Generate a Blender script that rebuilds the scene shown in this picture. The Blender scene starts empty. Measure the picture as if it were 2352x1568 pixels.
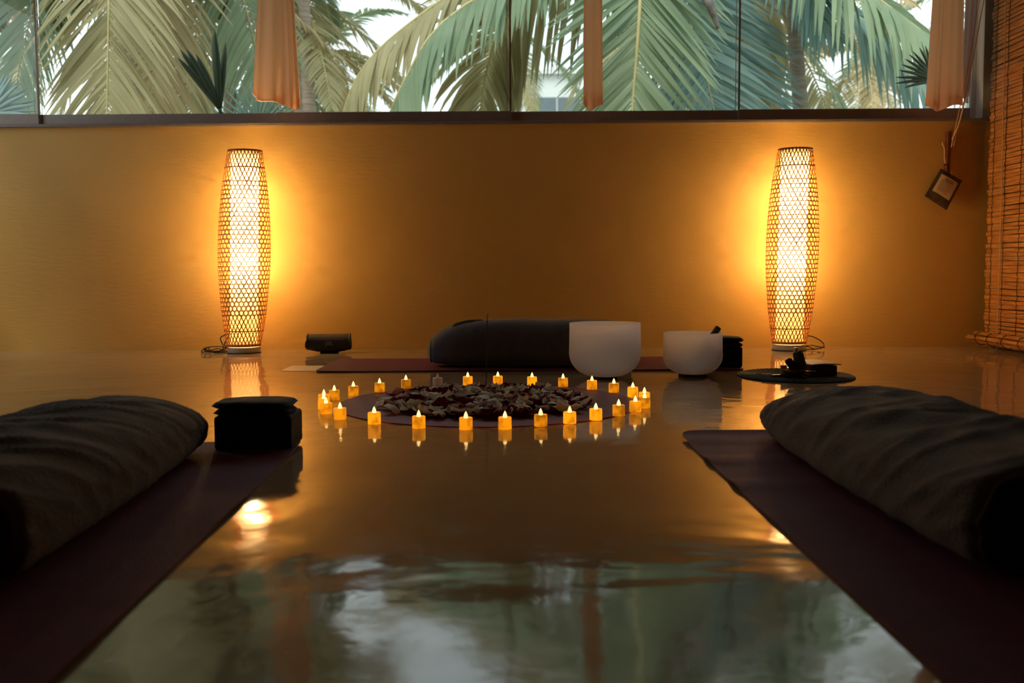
import bpy, bmesh, math, random
from mathutils import Vector, Matrix, noise
random.seed(7)
PI = math.pi
R = math.radians
scene = bpy.context.scene
col = scene.collection

# ------------------------------------------------------------------ camera
CAM_H = 0.443
PITCH, YAW, ROLL = 4.10, 0.45, -0.30
FPX = 2287.0
cam_data = bpy.data.cameras.new('camera')
cam_data.sensor_width = 36.0
cam_data.lens = FPX / 2352 * 36.0
cam_data.clip_start = 0.02
cam_data.clip_end = 300
cam_data.dof.use_dof = True
cam_data.dof.focus_distance = 3.6
cam_data.dof.aperture_fstop = 4.0
cam = bpy.data.objects.new('camera', cam_data)
col.objects.link(cam)
CM = (Matrix.Rotation(R(YAW), 4, 'Z') @ Matrix.Rotation(R(90 - PITCH), 4, 'X')
      @ Matrix.Rotation(R(ROLL), 4, 'Z'))
cam.matrix_world = Matrix.Translation((0, 0, CAM_H)) @ CM
scene.camera = cam

# ------------------------------------------------------------------ view and world
vs = scene.view_settings
vs.view_transform = 'Standard'
vs.look = 'None'
vs.gamma = 1.0
vs.use_curve_mapping = False
vs.exposure = 0.35
world = bpy.data.worlds.new('overcast_sky')
scene.world = world
world.use_nodes = True
wn = world.node_tree.nodes
wl = world.node_tree.links
bg = wn['Background']
tc = wn.new('ShaderNodeTexCoord')
ns = wn.new('ShaderNodeTexNoise')
ns.inputs['Scale'].default_value = 2.2
ns.inputs['Detail'].default_value = 4
cr = wn.new('ShaderNodeValToRGB')
cr.color_ramp.elements[0].position = 0.35
cr.color_ramp.elements[0].color = (0.52, 0.62, 0.66, 1)
cr.color_ramp.elements[1].position = 0.62
cr.color_ramp.elements[1].color = (0.74, 0.79, 0.79, 1)
wl.new(tc.outputs['Generated'], ns.inputs['Vector'])
wl.new(ns.outputs['Fac'], cr.inputs['Fac'])
wl.new(cr.outputs['Color'], bg.inputs['Color'])
bg.inputs['Strength'].default_value = 1.95

sl = bpy.data.lights.new('frond_fill_sun', 'SUN')
sl.energy = 1.6  # soft sun added to brighten the fronds under the overcast sky
sl.angle = R(25)
sl.color = (1.0, 0.93, 0.80)
so = bpy.data.objects.new('frond_fill_sun', sl)
so.rotation_euler = (R(38), 0, R(-28))
col.objects.link(so)

WALL_Y = 5.63
SILL_Z = 1.264
HEAD_Z = 2.55
CEIL_Z = 2.80
XL, XR = -3.4, 2.655
YB = -2.6

# window portal: guides sky light through the glass, gives off nothing itself
pl = bpy.data.lights.new('window_portal', 'AREA')
pl.shape = 'RECTANGLE'
pl.size = XR - XL
pl.size_y = HEAD_Z - SILL_Z
pl.cycles.is_portal = True
po = bpy.data.objects.new('window_portal', pl)
po.location = ((XL + XR) / 2, WALL_Y + 0.3, (SILL_Z + HEAD_Z) / 2)
po.rotation_euler = (R(-90), 0, 0)
col.objects.link(po)
pl2 = bpy.data.lights.new('side_opening_portal', 'AREA')
pl2.shape = 'RECTANGLE'
pl2.size = 1.3
pl2.size_y = 1.4
pl2.cycles.is_portal = True
po2 = bpy.data.objects.new('side_opening_portal', pl2)
po2.location = (XL - 0.16, 4.65, 1.6)
po2.rotation_euler = (R(90), 0, R(-90))
col.objects.link(po2)


def ray(px, py):
    return (CM.to_3x3() @ Vector(((px - 1176) / FPX, (784 - py) / FPX, -1))).normalized()


def at(px, py, Y):
    """world point at depth Y seen at a place of the photo"""
    d = ray(px, py)
    return Vector((0, 0, CAM_H)) + d * (Y / d.y)


def fl(px, py, z=0.0):
    """world point on a level plane"""
    d = ray(px, py)
    return Vector((0, 0, CAM_H)) + d * ((z - CAM_H) / d.z)


# ------------------------------------------------------------------ materials
MATS = {}


def mat(name, color, rough=0.6, color2=None, nscale=8.0, nstretch=(1, 1, 1), bump=0.0, bscale=60.0,
        spec=0.5, emit=None, estr=0.0, trans=0.0, sss=0.0, coat=0.0, metal=0.0, sheen=0.0, coords='Object', alpha=1.0):
    m = bpy.data.materials.new(name)
    m.use_nodes = True
    n = m.node_tree.nodes
    l = m.node_tree.links
    b = n['Principled BSDF']
    b.inputs['Roughness'].default_value = rough
    b.inputs['Specular IOR Level'].default_value = spec
    b.inputs['Base Color'].default_value = (*color, 1)
    b.inputs['Metallic'].default_value = metal
    b.inputs['Coat Weight'].default_value = coat
    b.inputs['Coat Roughness'].default_value = 0.08
    b.inputs['Sheen Weight'].default_value = sheen
    b.inputs['Transmission Weight'].default_value = trans
    b.inputs['Alpha'].default_value = alpha
    if sss:
        b.inputs['Subsurface Weight'].default_value = sss
        b.inputs['Subsurface Radius'].default_value = (0.05, 0.03, 0.02)
        b.inputs['Subsurface Scale'].default_value = 0.3
    if emit:
        b.inputs['Emission Color'].default_value = (*emit, 1)
        b.inputs['Emission Strength'].default_value = estr
    t = n.new('ShaderNodeTexCoord')
    mp = n.new('ShaderNodeMapping')
    mp.inputs['Scale'].default_value = nstretch
    l.new(t.outputs[coords], mp.inputs['Vector'])
    if color2:
        x = n.new('ShaderNodeTexNoise')
        x.inputs['Scale'].default_value = nscale
        x.inputs['Detail'].default_value = 5
        r = n.new('ShaderNodeValToRGB')
        r.color_ramp.elements[0].position = 0.35
        r.color_ramp.elements[1].position = 0.68
        r.color_ramp.elements[0].color = (*color, 1)
        r.color_ramp.elements[1].color = (*color2, 1)
        l.new(mp.outputs[0], x.inputs['Vector'])
        l.new(x.outputs['Fac'], r.inputs['Fac'])
        l.new(r.outputs['Color'], b.inputs['Base Color'])
    if bump:
        y = n.new('ShaderNodeTexNoise')
        y.inputs['Scale'].default_value = bscale
        y.inputs['Detail'].default_value = 6
        bp = n.new('ShaderNodeBump')
        bp.inputs['Strength'].default_value = bump
        bp.inputs['Distance'].default_value = 0.01
        l.new(mp.outputs[0], y.inputs['Vector'])
        l.new(y.outputs['Fac'], bp.inputs['Height'])
        l.new(bp.outputs['Normal'], b.inputs['Normal'])
    MATS[name] = m
    return m


def leafy(name, c1, c2, tr=0.40, sp=0.35):
    """matt leaf or thin cloth that also lets light through"""
    m = mat(name, c1, 0.55, c2, 1.6, (1, 1, 1), spec=sp)
    n = m.node_tree.nodes
    l = m.node_tree.links
    b = n['Principled BSDF']
    tb = n.new('ShaderNodeBsdfTranslucent')
    tb.inputs['Color'].default_value = (*[min(1, 1.25 * (a + d) / 2) for a, d in zip(c1, c2)], 1)
    mx = n.new('ShaderNodeMixShader')
    mx.inputs['Fac'].default_value = tr
    l.new(b.outputs[0], mx.inputs[1])
    l.new(tb.outputs[0], mx.inputs[2])
    l.new(mx.outputs[0], n['Material Output'].inputs['Surface'])
    return m


# polished cement floor
def floor_material():
    m = mat('polished_cement', (0.34, 0.24, 0.14), 0.16, (0.41, 0.30, 0.18), 1.6, coords='Object')
    n = m.node_tree.nodes
    l = m.node_tree.links
    b = n['Principled BSDF']
    b.inputs['Specular IOR Level'].default_value = 0.50
    t = n.new('ShaderNodeTexCoord')
    a = n.new('ShaderNodeTexNoise')
    a.inputs['Scale'].default_value = 1.7
    a.inputs['Detail'].default_value = 3
    a.inputs['Distortion'].default_value = 0.6
    c = n.new('ShaderNodeTexNoise')
    c.inputs['Scale'].default_value = 11.0
    c.inputs['Detail'].default_value = 4
    b1 = n.new('ShaderNodeBump')
    b1.inputs['Strength'].default_value = 0.40
    b1.inputs['Distance'].default_value = 0.02
    b2 = n.new('ShaderNodeBump')
    b2.inputs['Strength'].default_value = 0.18
    b2.inputs['Distance'].default_value = 0.004
    l.new(t.outputs['Object'], a.inputs['Vector'])
    l.new(t.outputs['Object'], c.inputs['Vector'])
    l.new(a.outputs['Fac'], b1.inputs['Height'])
    l.new(c.outputs['Fac'], b2.inputs['Height'])
    l.new(b1.outputs['Normal'], b2.inputs['Normal'])
    l.new(b2.outputs['Normal'], b.inputs['Normal'])
    rr = n.new('ShaderNodeMapRange')
    rr.inputs['From Min'].default_value = 0.3
    rr.inputs['From Max'].default_value = 0.7
    rr.inputs['To Min'].default_value = 0.04
    rr.inputs['To Max'].default_value = 0.11
    l.new(c.outputs['Fac'], rr.inputs['Value'])
    l.new(rr.outputs[0], b.inputs['Roughness'])
    return m


M_floor = floor_material()


def wall_material():
    m = mat('ochre_plaster', (0.63, 0.385, 0.105), 0.62, (0.68, 0.425, 0.13), 1.3, spec=0.35)
    n = m.node_tree.nodes
    l = m.node_tree.links
    b = n['Principled BSDF']
    t = n.new('ShaderNodeTexCoord')
    mp = n.new('ShaderNodeMapping')
    mp.inputs['Rotation'].default_value = (0, R(35), 0)
    mp.inputs['Scale'].default_value = (9, 1, 38)
    x = n.new('ShaderNodeTexNoise')
    x.inputs['Scale'].default_value = 1.6
    x.inputs['Detail'].default_value = 6
    x.inputs['Roughness'].default_value = 0.6
    bp = n.new('ShaderNodeBump')
    bp.inputs['Strength'].default_value = 0.42
    bp.inputs['Distance'].default_value = 0.004
    l.new(t.outputs['Object'], mp.inputs['Vector'])
    l.new(mp.outputs[0], x.inputs['Vector'])
    l.new(x.outputs['Fac'], bp.inputs['Height'])
    l.new(bp.outputs['Normal'], b.inputs['Normal'])
    return m


M_wall = wall_material()
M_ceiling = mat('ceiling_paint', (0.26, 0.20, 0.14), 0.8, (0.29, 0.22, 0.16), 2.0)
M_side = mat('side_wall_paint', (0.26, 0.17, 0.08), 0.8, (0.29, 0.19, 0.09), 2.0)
M_alu = mat('brown_aluminium', (0.40, 0.32, 0.27), 0.42, (0.44, 0.35, 0.30), 30)
M_jamb = mat('grey_jamb', (0.62, 0.64, 0.68), 0.5, (0.68, 0.70, 0.74), 6)
M_track = mat('track_metal', (0.20, 0.16, 0.14), 0.45, (0.25, 0.2, 0.17), 20)
M_edge = mat('glass_edge', (0.22, 0.12, 0.07), 0.2, (0.28, 0.16, 0.10), 12)
M_edge2 = mat('glass_edge_pale', (0.45, 0.62, 0.62), 0.2, (0.5, 0.66, 0.64), 12, coat=0.3)


def glass_material():
    m = bpy.data.materials.new('pane_glass')
    m.use_nodes = True
    n = m.node_tree.nodes
    l = m.node_tree.links
    n.remove(n['Principled BSDF'])
    tr = n.new('ShaderNodeBsdfTransparent')
    tr.inputs['Color'].default_value = (0.96, 0.985, 0.975, 1)
    gl = n.new('ShaderNodeBsdfGlossy')
    gl.inputs['Roughness'].default_value = 0.02
    mx = n.new('ShaderNodeMixShader')
    fr = n.new('ShaderNodeFresnel')
    fr.inputs['IOR'].default_value = 1.35
    l.new(fr.outputs[0], mx.inputs['Fac'])
    l.new(tr.outputs[0], mx.inputs[1])
    l.new(gl.outputs[0], mx.inputs[2])
    l.new(mx.outputs[0], n['Material Output'].inputs['Surface'])
    return m


M_glass = glass_material()


# ------------------------------------------------------------------ mesh helpers
class MB:
    def __init__(self):
        self.v = []
        self.f = []
        self.smooth = []

    def add(self, verts, faces, smooth=True):
        o = len(self.v)
        self.v += [tuple(x) for x in verts]
        for f in faces:
            self.f.append(tuple(i + o for i in f))
            self.smooth.append(smooth)
        return self

    def box(self, x0, x1, y0, y1, z0, z1, mtx=None):
        vs_ = [Vector(p) for p in ((x0, y0, z0), (x1, y0, z0), (x1, y1, z0), (x0, y1, z0),
                                   (x0, y0, z1), (x1, y0, z1), (x1, y1, z1), (x0, y1, z1))]
        if mtx:
            vs_ = [mtx @ p for p in vs_]
        return self.add(vs_, [(0, 3, 2, 1), (4, 5, 6, 7), (0, 1, 5, 4), (1, 2, 6, 5), (2, 3, 7, 6), (3, 0, 4, 7)], False)

    def lathe(self, prof, n=32, c=(0, 0, 0), mtx=None, cap0=True, cap1=True, smooth=True):
        """prof: (radius, z) list"""
        vs_ = []
        for r, z in prof:
            for k in range(n):
                a = 2 * PI * k / n
                p = Vector((c[0] + r * math.cos(a), c[1] + r * math.sin(a), c[2] + z))
                vs_.append(mtx @ p if mtx else p)
        fs = []
        for i in range(len(prof) - 1):
            for k in range(n):
                k2 = (k + 1) % n
                fs.append((i * n + k, i * n + k2, (i + 1) * n + k2, (i + 1) * n + k))
        if cap0:
            fs.append(tuple(reversed(range(n))))
        if cap1:
            fs.append(tuple((len(prof) - 1) * n + k for k in range(n)))
        return self.add(vs_, fs, smooth)

    def tube(self, pts, r, n=8, radii=None, close=False):
        pts = [Vector(p) for p in pts]
        m = len(pts)
        vs_ = []
        prev = None
        for i, p in enumerate(pts):
            if close:
                t = (pts[(i + 1) % m] - pts[i - 1]).normalized()
            else:
                t = (pts[min(i + 1, m - 1)] - pts[max(i - 1, 0)]).normalized()
            if prev is None:
                ref = Vector((0, 0, 1)) if abs(t.z) < 0.9 else Vector((1, 0, 0))
                u = t.cross(ref).normalized()
            else:
                u = (prev - t * prev.dot(t)).normalized()
            prev = u
            w = t.cross(u)
            rr = radii[i] if radii else r
            for k in range(n):
                a = 2 * PI * k / n
                vs_.append(p + u * (rr * math.cos(a)) + w * (rr * math.sin(a)))
        fs = []
        for i in range(m if close else m - 1):
            j = (i + 1) % m
            for k in range(n):
                k2 = (k + 1) % n
                fs.append((i * n + k, i * n + k2, j * n + k2, j * n + k))
        if not close:
            fs.append(tuple(reversed(range(n))))
            fs.append(tuple((m - 1) * n + k for k in range(n)))
        return self.add(vs_, fs)

    def grid(self, fn, nu, nv, closeu=False, smooth=True):
        vs_ = []
        for j in range(nv + 1):
            for i in range(nu if closeu else nu + 1):
                vs_.append(fn(i / nu, j / nv))
        w = nu if closeu else nu + 1
        fs = []
        for j in range(nv):
            for i in range(nu):
                i2 = (i + 1) % w
                fs.append((j * w + i, j * w + i2, (j + 1) * w + i2, (j + 1) * w + i))
        return self.add(vs_, fs, smooth)

    def build(self, name, material, parent=None, bevel=0, seg=2, solid=0, subd=0):
        me = bpy.data.meshes.new(name)
        me.from_pydata(self.v, [], self.f)
        me.polygons.foreach_set('use_smooth', self.smooth)
        me.update()
        o = bpy.data.objects.new(name, me)
        col.objects.link(o)
        if isinstance(material, (list, tuple)):
            for x in material:
                me.materials.append(x)
        elif material:
            me.materials.append(material)
        if parent:
            o.parent = parent
        if solid:
            s = o.modifiers.new('solid', 'SOLIDIFY')
            s.thickness = solid
            s.offset = 0
        if bevel:
            s = o.modifiers.new('bevel', 'BEVEL')
            s.width = bevel
            s.segments = seg
            s.limit_method = 'ANGLE'
            for p in me.polygons:
                p.use_smooth = True
            w = o.modifiers.new('wn', 'WEIGHTED_NORMAL')
        if subd:
            s = o.modifiers.new('subd', 'SUBSURF')
            s.levels = subd
            s.render_levels = subd
        return o


def tag(o, label=None, cat=None, group=None, kind=None):
    if label:
        o['label'] = label
    if cat:
        o['category'] = cat
    if group:
        o['group'] = group
    if kind:
        o['kind'] = kind
    return o


def thing(name, label, cat, loc=(0, 0, 0), rz=0, group=None, rot=None):
    o = bpy.data.objects.new(name, None)
    o.empty_display_size = 0.05
    col.objects.link(o)
    o.location = loc
    o.rotation_euler = rot if rot else (0, 0, rz)
    return tag(o, label, cat, group)


def copy_tree(o, parent=None):
    c = o.copy()
    col.objects.link(c)
    c.parent = parent
    if parent:
        c.matrix_parent_inverse = o.matrix_parent_inverse
    for ch in list(o.children):
        copy_tree(ch, c)
    return c


def catmull(pts, n):
    pts = [Vector(p) for p in pts]
    P = [2 * pts[0] - pts[1]] + pts + [2 * pts[-1] - pts[-2]]
    out = []
    segs = len(pts) - 1
    for k in range(n + 1):
        s = k / n * segs
        i = min(int(s), segs - 1)
        t = s - i
        a, b, c, d = P[i], P[i + 1], P[i + 2], P[i + 3]
        out.append(0.5 * ((2 * b) + (c - a) * t + (2 * a - 5 * b + 4 * c - d) * t * t + (3 * b - a - 3 * c + d) * t ** 3))
    return out


# ------------------------------------------------------------------ the room
struct = lambda o: tag(o, kind='structure')
struct(MB().box(XL, XR, YB, WALL_Y, -0.1, 0).build('floor', M_floor))
struct(MB().box(XL - 0.15, XR + 0.15, YB - 0.15, WALL_Y + 0.2, CEIL_Z, CEIL_Z + 0.1).build('ceiling', M_ceiling))
struct(MB().box(XL, XR, WALL_Y, WALL_Y + 0.18, -0.1, SILL_Z - 0.01).build('wall_front', M_wall))
struct(MB().box(XL, XR, WALL_Y, WALL_Y + 0.18, HEAD_Z, CEIL_Z).build('wall_front_header', M_side))
struct(MB().box(XR, XR + 0.15, YB, WALL_Y + 0.18, -0.1, CEIL_Z).build('wall_right', M_side))
# left wall with a wide daylight opening
mb = MB()
LW0, LW1, LZ0, LZ1 = 4.0, 5.3, 0.9, 2.3
mb.box(XL - 0.15, XL, YB, LW0, -0.1, CEIL_Z).box(XL - 0.15, XL, LW1, WALL_Y + 0.18, -0.1, CEIL_Z)
mb.box(XL - 0.15, XL, LW0, LW1, -0.1, LZ0).box(XL - 0.15, XL, LW0, LW1, LZ1, CEIL_Z)
struct(mb.build('wall_left', M_side))
struct(MB().box(XL, XR, YB - 0.15, YB, -0.1, CEIL_Z).build('wall_back', M_side))
# sliding frameless window: track, bottom rails, panes, glass edges
PX = [-420, 92, 640, 1174, 1700, 2228]
BX = [at(p, 270, WALL_Y + 0.10).x for p in PX]
BX[0] = XL + 0.01
tr_ = MB().box(XL, XR - 0.005, WALL_Y - 0.03, WALL_Y + 0.16, SILL_Z - 0.012, SILL_Z + 0.004)
struct(tr_.build('trim_1', M_track, bevel=0.002))
for i in range(5):
    x0, x1 = BX[i], BX[i + 1]
    off = 0.0 if i % 2 == 0 else 0.026
    y0 = WALL_Y + 0.085 + off
    rail = MB().box(max(XL + 0.005, x0 - 0.012), x1 - 0.001, y0, y0 + 0.022, SILL_Z + 0.004, SILL_Z + 0.078).build('window_%d' % (i + 1), M_alu, bevel=0.002)
    struct(rail)
    MB().box(x0 + 0.002, x1 - 0.006, y0 + 0.007, y0 + 0.015, SILL_Z + 0.078, HEAD_Z).build('pane', M_glass, rail)
    if i in (0, 2, 3):
        MB().box(x1 - 0.008, x1 + 0.002, y0 + 0.006, y0 + 0.017, SILL_Z + 0.0785, HEAD_Z).build('pane_edge', M_edge, rail)
        MB().box(x1 - 0.026, x1 - 0.022, y0 + 0.004, y0 + 0.007, SILL_Z + 0.078, HEAD_Z).build('pane_seal', M_edge2, rail)
    else:
        MB().box(x1 - 0.006, x1 + 0.001, y0 + 0.006, y0 + 0.017, SILL_Z + 0.0785, HEAD_Z).build('pane_edge', M_edge2, rail)
jx = at(2255, 270, WALL_Y).x
struct(MB().box(jx, XR - 0.001, WALL_Y - 0.005, WALL_Y + 0.175, SILL_Z + 0.004, HEAD_Z)
       .box(BX[5] - 0.006, jx, WALL_Y + 0.08, WALL_Y + 0.14, SILL_Z + 0.004, HEAD_Z).build('trim_2', M_jamb, bevel=0.002))
struct(MB().box(XL, XR, WALL_Y - 0.01, WALL_Y + 0.1, HEAD_Z - 0.06, HEAD_Z).build('trim_3', M_alu))

# outside ground
M_ground = mat('sandy_grass', (0.16, 0.17, 0.08), 0.9, (0.30, 0.26, 0.16), 2.0)
g = MB().box(-60, 60, WALL_Y + 0.2, 90, -0.4, -0.3).build('lawn', M_ground)
struct(g)

# ------------------------------------------------------------------ woven lamps
M_bamboo = mat('bamboo_strip', (0.36, 0.13, 0.025), 0.5, (0.48, 0.19, 0.04), 30)
M_rim = mat('bamboo_rim', (0.20, 0.08, 0.03), 0.5, (0.28, 0.12, 0.05), 20)
M_lampbase = mat('lamp_base', (0.55, 0.50, 0.44), 0.5, (0.62, 0.56, 0.5), 10)
M_black_cable = mat('black_cable', (0.012, 0.011, 0.012), 0.45, (0.02, 0.018, 0.018), 20)


def diffuser_material(name, zs, strength):
    m = bpy.data.materials.new(name)
    m.use_nodes = True
    n = m.node_tree.nodes
    l = m.node_tree.links
    b = n['Principled BSDF']
    b.inputs['Base Color'].default_value = (0.8, 0.7, 0.55, 1)
    b.inputs['Roughness'].default_value = 0.9
    t = n.new('ShaderNodeTexCoord')
    s = n.new('ShaderNodeSeparateXYZ')
    l.new(t.outputs['Object'], s.inputs[0])
    mr = n.new('ShaderNodeMapRange')
    mr.inputs['From Min'].default_value = 0.0
    mr.inputs['From Max'].default_value = 1.1
    l.new(s.outputs['Z'], mr.inputs['Value'])
    ramp = n.new('ShaderNodeValToRGB')
    e = ramp.color_ramp
    e.interpolation = 'EASE'
    e.elements[0].position = zs[0][0]
    e.elements[0].color = (*zs[0][1], 1)
    e.elements[1].position = zs[-1][0]
    e.elements[1].color = (*zs[-1][1], 1)
    for p, c in zs[1:-1]:
        q = e.elements.new(p)
        q.color = (*c, 1)
    l.new(mr.outputs[0], ramp.inputs['Fac'])
    l.new(ramp.outputs['Color'], b.inputs['Emission Color'])
    b.inputs['Emission Strength'].default_value = strength
    tr = n.new('ShaderNodeBsdfTransparent')
    mx = n.new('ShaderNodeMixShader')
    mx.inputs['Fac'].default_value = 0.35
    l.new(b.outputs[0], mx.inputs[1])
    l.new(tr.outputs[0], mx.inputs[2])
    l.new(mx.outputs[0], n['Material Output'].inputs['Surface'])
    return m


GLOW = [(0.0, (0.16, 0.058, 0.008)), (0.16, (0.24, 0.096, 0.016)), (0.30, (0.42, 0.20, 0.045)), (0.48, (1.0, 0.62, 0.26)),
        (0.60, (0.80, 0.48, 0.19)), (0.72, (1.0, 0.62, 0.26)), (0.86, (0.55, 0.32, 0.11)), (1.0, (0.28, 0.14, 0.035))]
M_diff = diffuser_material('lamp_diffuser', GLOW, 6.0)  # bulb glow painted by height into the tube's emission colour
PROFPX = [(350, 37.5), (388, 43.8), (423, 49), (470, 53.8), (520, 57), (570, 58.2), (620, 57.3), (680, 53), (723, 49), (760, 43.5), (795, 37)]


def lamp_radius(zf, prof):
    for (a, ra), (b, rb) in zip(prof, prof[1:]):
        if a <= zf <= b:
            t = (zf - a) / (b - a)
            t = t
            return ra + (rb - ra) * t
    return prof[0][1] if zf < prof[0][0] else prof[-1][1]


def make_lamp(label, loc, rz, H, lean, cable):
    root = thing('floor_lamp', label, 'lamp', loc, 0)
    k = H / 462.0                       # metres per photo pixel of the profile
    prof = sorted(((812 - y) * k, r * k) for y, r in PROFPX)
    # smooth the profile
    sm = []
    for i in range(81):
        z = prof[0][0] + (prof[-1][0] - prof[0][0]) * i / 80
        acc = 0
        for dz in (-0.05, -0.025, 0, 0.025, 0.05):
            zz = min(max(z + dz, prof[0][0]), prof[-1][0])
            acc += lamp_radius(zz, prof)
        sm.append((z, acc / 5))
    sm[0] = (sm[0][0], prof[0][1])
    sm[-1] = (sm[-1][0], prof[-1][1])
    z0, z1 = sm[0][0], sm[-1][0]
    base = MB().lathe([(0.087, 0), (0.0895, 0.004), (0.0895, 0.028), (0.086, 0.033), (0.001, 0.034)], 48)
    base.build('base', M_lampbase, root)
    MB().lathe([(0.088, -0.0), (0.0915, 0.001), (0.0915, 0.004), (0.088, 0.005)], 48).build('base_ring', M_black_cable, root)
    shade = bpy.data.objects.new('lamp_shade', None)
    shade.empty_display_size = 0.02
    # woven shade as one mesh of bamboo strips
    nh = 31
    h = 0.0232 * H / 1.06

    def P(a, z, out=0.0):
        r = lamp_radius(z, sm) + out
        return Vector((r * math.cos(a) + lean[0] * (z - z0), r * math.sin(a) + lean[1] * (z - z0), z))
    w = MB()

    def strip(pts_az, width, out, vertical):
        vs_ = []
        for i, (a, z) in enumerate(pts_az):
            a0, zz0 = pts_az[max(i - 1, 0)]
            a1, zz1 = pts_az[min(i + 1, len(pts_az) - 1)]
            r = lamp_radius(z, sm)
            du = Vector(((a1 - a0) * r, zz1 - zz0)).normalized()
            nx, nz = -du.y, du.x
            for sgn in (-1, 1):
                for o_ in (0, 0.0012):
                    vs_.append(P(a + sgn * nx * width / 2 / r, z + sgn * nz * width / 2, out + o_))
        fs = []
        for i in range(len(pts_az) - 1):
            b0, b1 = i * 4, (i + 1) * 4
            fs += [(b0 + 1, b0 + 3, b1 + 3, b1 + 1), (b0, b1, b1 + 2, b0 + 2), (b0, b0 + 1, b1 + 1, b1), (b0 + 2, b1 + 2, b1 + 3, b0 + 3)]
        w.add(vs_, fs, False)
    da = 2 * PI / nh
    zmid0 = (812 - 723) * k
    rows = int(round(((812 - 423) * k - zmid0) / h))
    for j in range(nh):
        for fam in (1, -1):
            pts_az = []
            N = 64
            for i in range(N + 1):
                z = z0 + (z1 - z0) * i / N
                a = j * da + (0 if fam == 1 else da / 2) + fam * (z - zmid0) / h * da / 2
                pts_az.append((a + rz, z))
            strip(pts_az, 0.0050 + random.uniform(-0.0006, 0.0010), 0.0 if fam == 1 else 0.0014, True)
    for rj in range(rows + 1):
        z = zmid0 + rj * h
        tl = random.uniform(-0.002, 0.002)
        strip([(2 * PI * i / 64, z + tl * math.sin(2 * PI * i / 64)) for i in range(65)], 0.0052, 0.0028, False)
    for yy in (388, 760):
        z = (812 - yy) * k
        strip([(2 * PI * i / 64, z) for i in range(65)], 0.006, 0.0028, False)
    w.build('woven_shade', M_bamboo, root)
    cx = lambda z: (lean[0] * (z - z0), lean[1] * (z - z0))
    # rims
    for nm, z, hh in (('top_rim', z1, 0.011), ('bottom_rim', z0 + 0.004, 0.016)):
        c = cx(z)
        r = lamp_radius(z, sm)
        MB().lathe([(r - 0.004, -hh / 2), (r + 0.003, -hh / 2), (r + 0.003, hh / 2), (r - 0.004, hh / 2), (r - 0.004, -hh / 2)], 64,
                   (c[0], c[1], z), cap0=False, cap1=False).build(nm, M_rim if nm == 'top_rim' else M_bamboo, root)
    # inner paper diffuser tube
    c = MB()
    pr = [(0.074, z0 + 0.012 + (z1 - z0 - 0.02) * i / 12) for i in range(13)]
    vs_ = []
    for r, z in pr:
        for q in range(40):
            a = 2 * PI * q / 40
            o = cx(z)
            vs_.append((r * math.cos(a) + o[0], r * math.sin(a) + o[1], z))
    fs = [(i * 40 + q, i * 40 + (q + 1) % 40, (i + 1) * 40 + (q + 1) % 40, (i + 1) * 40 + q) for i in range(12) for q in range(40)]
    c.add(vs_, fs)
    c.build('paper_diffuser', M_diff, root)
    # two bulbs inside the paper tube
    for zb in (0.78 * z1, 0.46 * z1):
        bd = bpy.data.lights.new('bulb', 'POINT')
        bd.energy = 20
        bd.color = (1.0, 0.73, 0.32)
        bd.shadow_soft_size = 0.03
        bo_ = bpy.data.objects.new('bulb', bd)
        bo_.location = (cx(zb)[0], cx(zb)[1], zb)
        bo_.parent = root
        col.objects.link(bo_)
    # cable coil on the floor
    cb = MB()
    for pts in cable:
        cb.tube(catmull(pts, 60), 0.0032, 6)
    cb.build('power_cable', M_black_cable, root)
    bpy.data.objects.remove(shade)
    return root


lpL = fl(550, 813) + Vector((0, 0.09, 0))
lpR = fl(1822.5, 807) + Vector((0, 0.09, 0))
lpL.z = lpR.z = 0
kk = (lpL.y / 5.63)
HL = 0.0
# lamp heights from the photo at their depth
HL = at(557, 348, lpL.y).z
HR = at(1839, 344, lpR.y).z
coilL = [[(-0.08, -0.01, 0.012), (-0.10, -0.02, 0.05), (-0.07, -0.03, 0.10), (-0.115, -0.04, 0.085), (-0.10, -0.04, 0.03), (-0.14, -0.05, 0.012),
          (-0.21, -0.02, 0.022), (-0.205, 0.03, 0.008), (-0.12, 0.06, 0.006), (-0.085, 0.02, 0.006)],
         [(-0.09, 0.03, 0.02), (-0.14, 0.0, 0.035), (-0.20, -0.03, 0.03), (-0.23, 0.0, 0.004), (-0.16, 0.04, 0.02), (-0.10, -0.03, 0.02), (-0.085, 0.0, 0.05)],
         [(-0.09, -0.04, 0.005), (-0.15, -0.05, 0.006), (-0.20, 0.0, 0.03), (-0.22, 0.04, 0.004), (-0.1, 0.05, 0.004)]]
coilR = [[(0.06, 0.03, 0.07), (0.12, 0.03, 0.075), (0.17, 0.03, 0.055), (0.195, 0.02, 0.03), (0.18, 0.0, 0.012), (0.12, -0.02, 0.006), (0.08, 0, 0.005)],
         [(0.08, 0.02, 0.02), (0.12, 0.0, 0.026), (0.16, 0.01, 0.018), (0.20, 0.02, 0.012)],
         [(0.08, 0.03, 0.012), (0.10, -0.02, 0.02), (0.13, -0.03, 0.004)]]
make_lamp('tall lit woven bamboo floor lamp on the left, beside the black speaker', lpL, 0.05, HL, (0.030, 0), coilL)
make_lamp('tall lit woven bamboo floor lamp on the right, behind the round black placemat', lpR, 0.4, HR, (0.018, 0), coilR)

# ------------------------------------------------------------------ yoga mats
M_mat = mat('purple_mat', (0.13, 0.019, 0.055), 0.75, (0.15, 0.024, 0.065), 14, bump=0.25, bscale=160, spec=0.3)
M_matedge = mat('mat_edge_red', (0.20, 0.045, 0.03), 0.7, (0.24, 0.055, 0.035), 14)
M_roundmat = mat('round_mat_plum', (0.20, 0.020, 0.028), 0.5, (0.21, 0.032, 0.035), 6, bump=0.1, bscale=60, spec=0.15)


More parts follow.
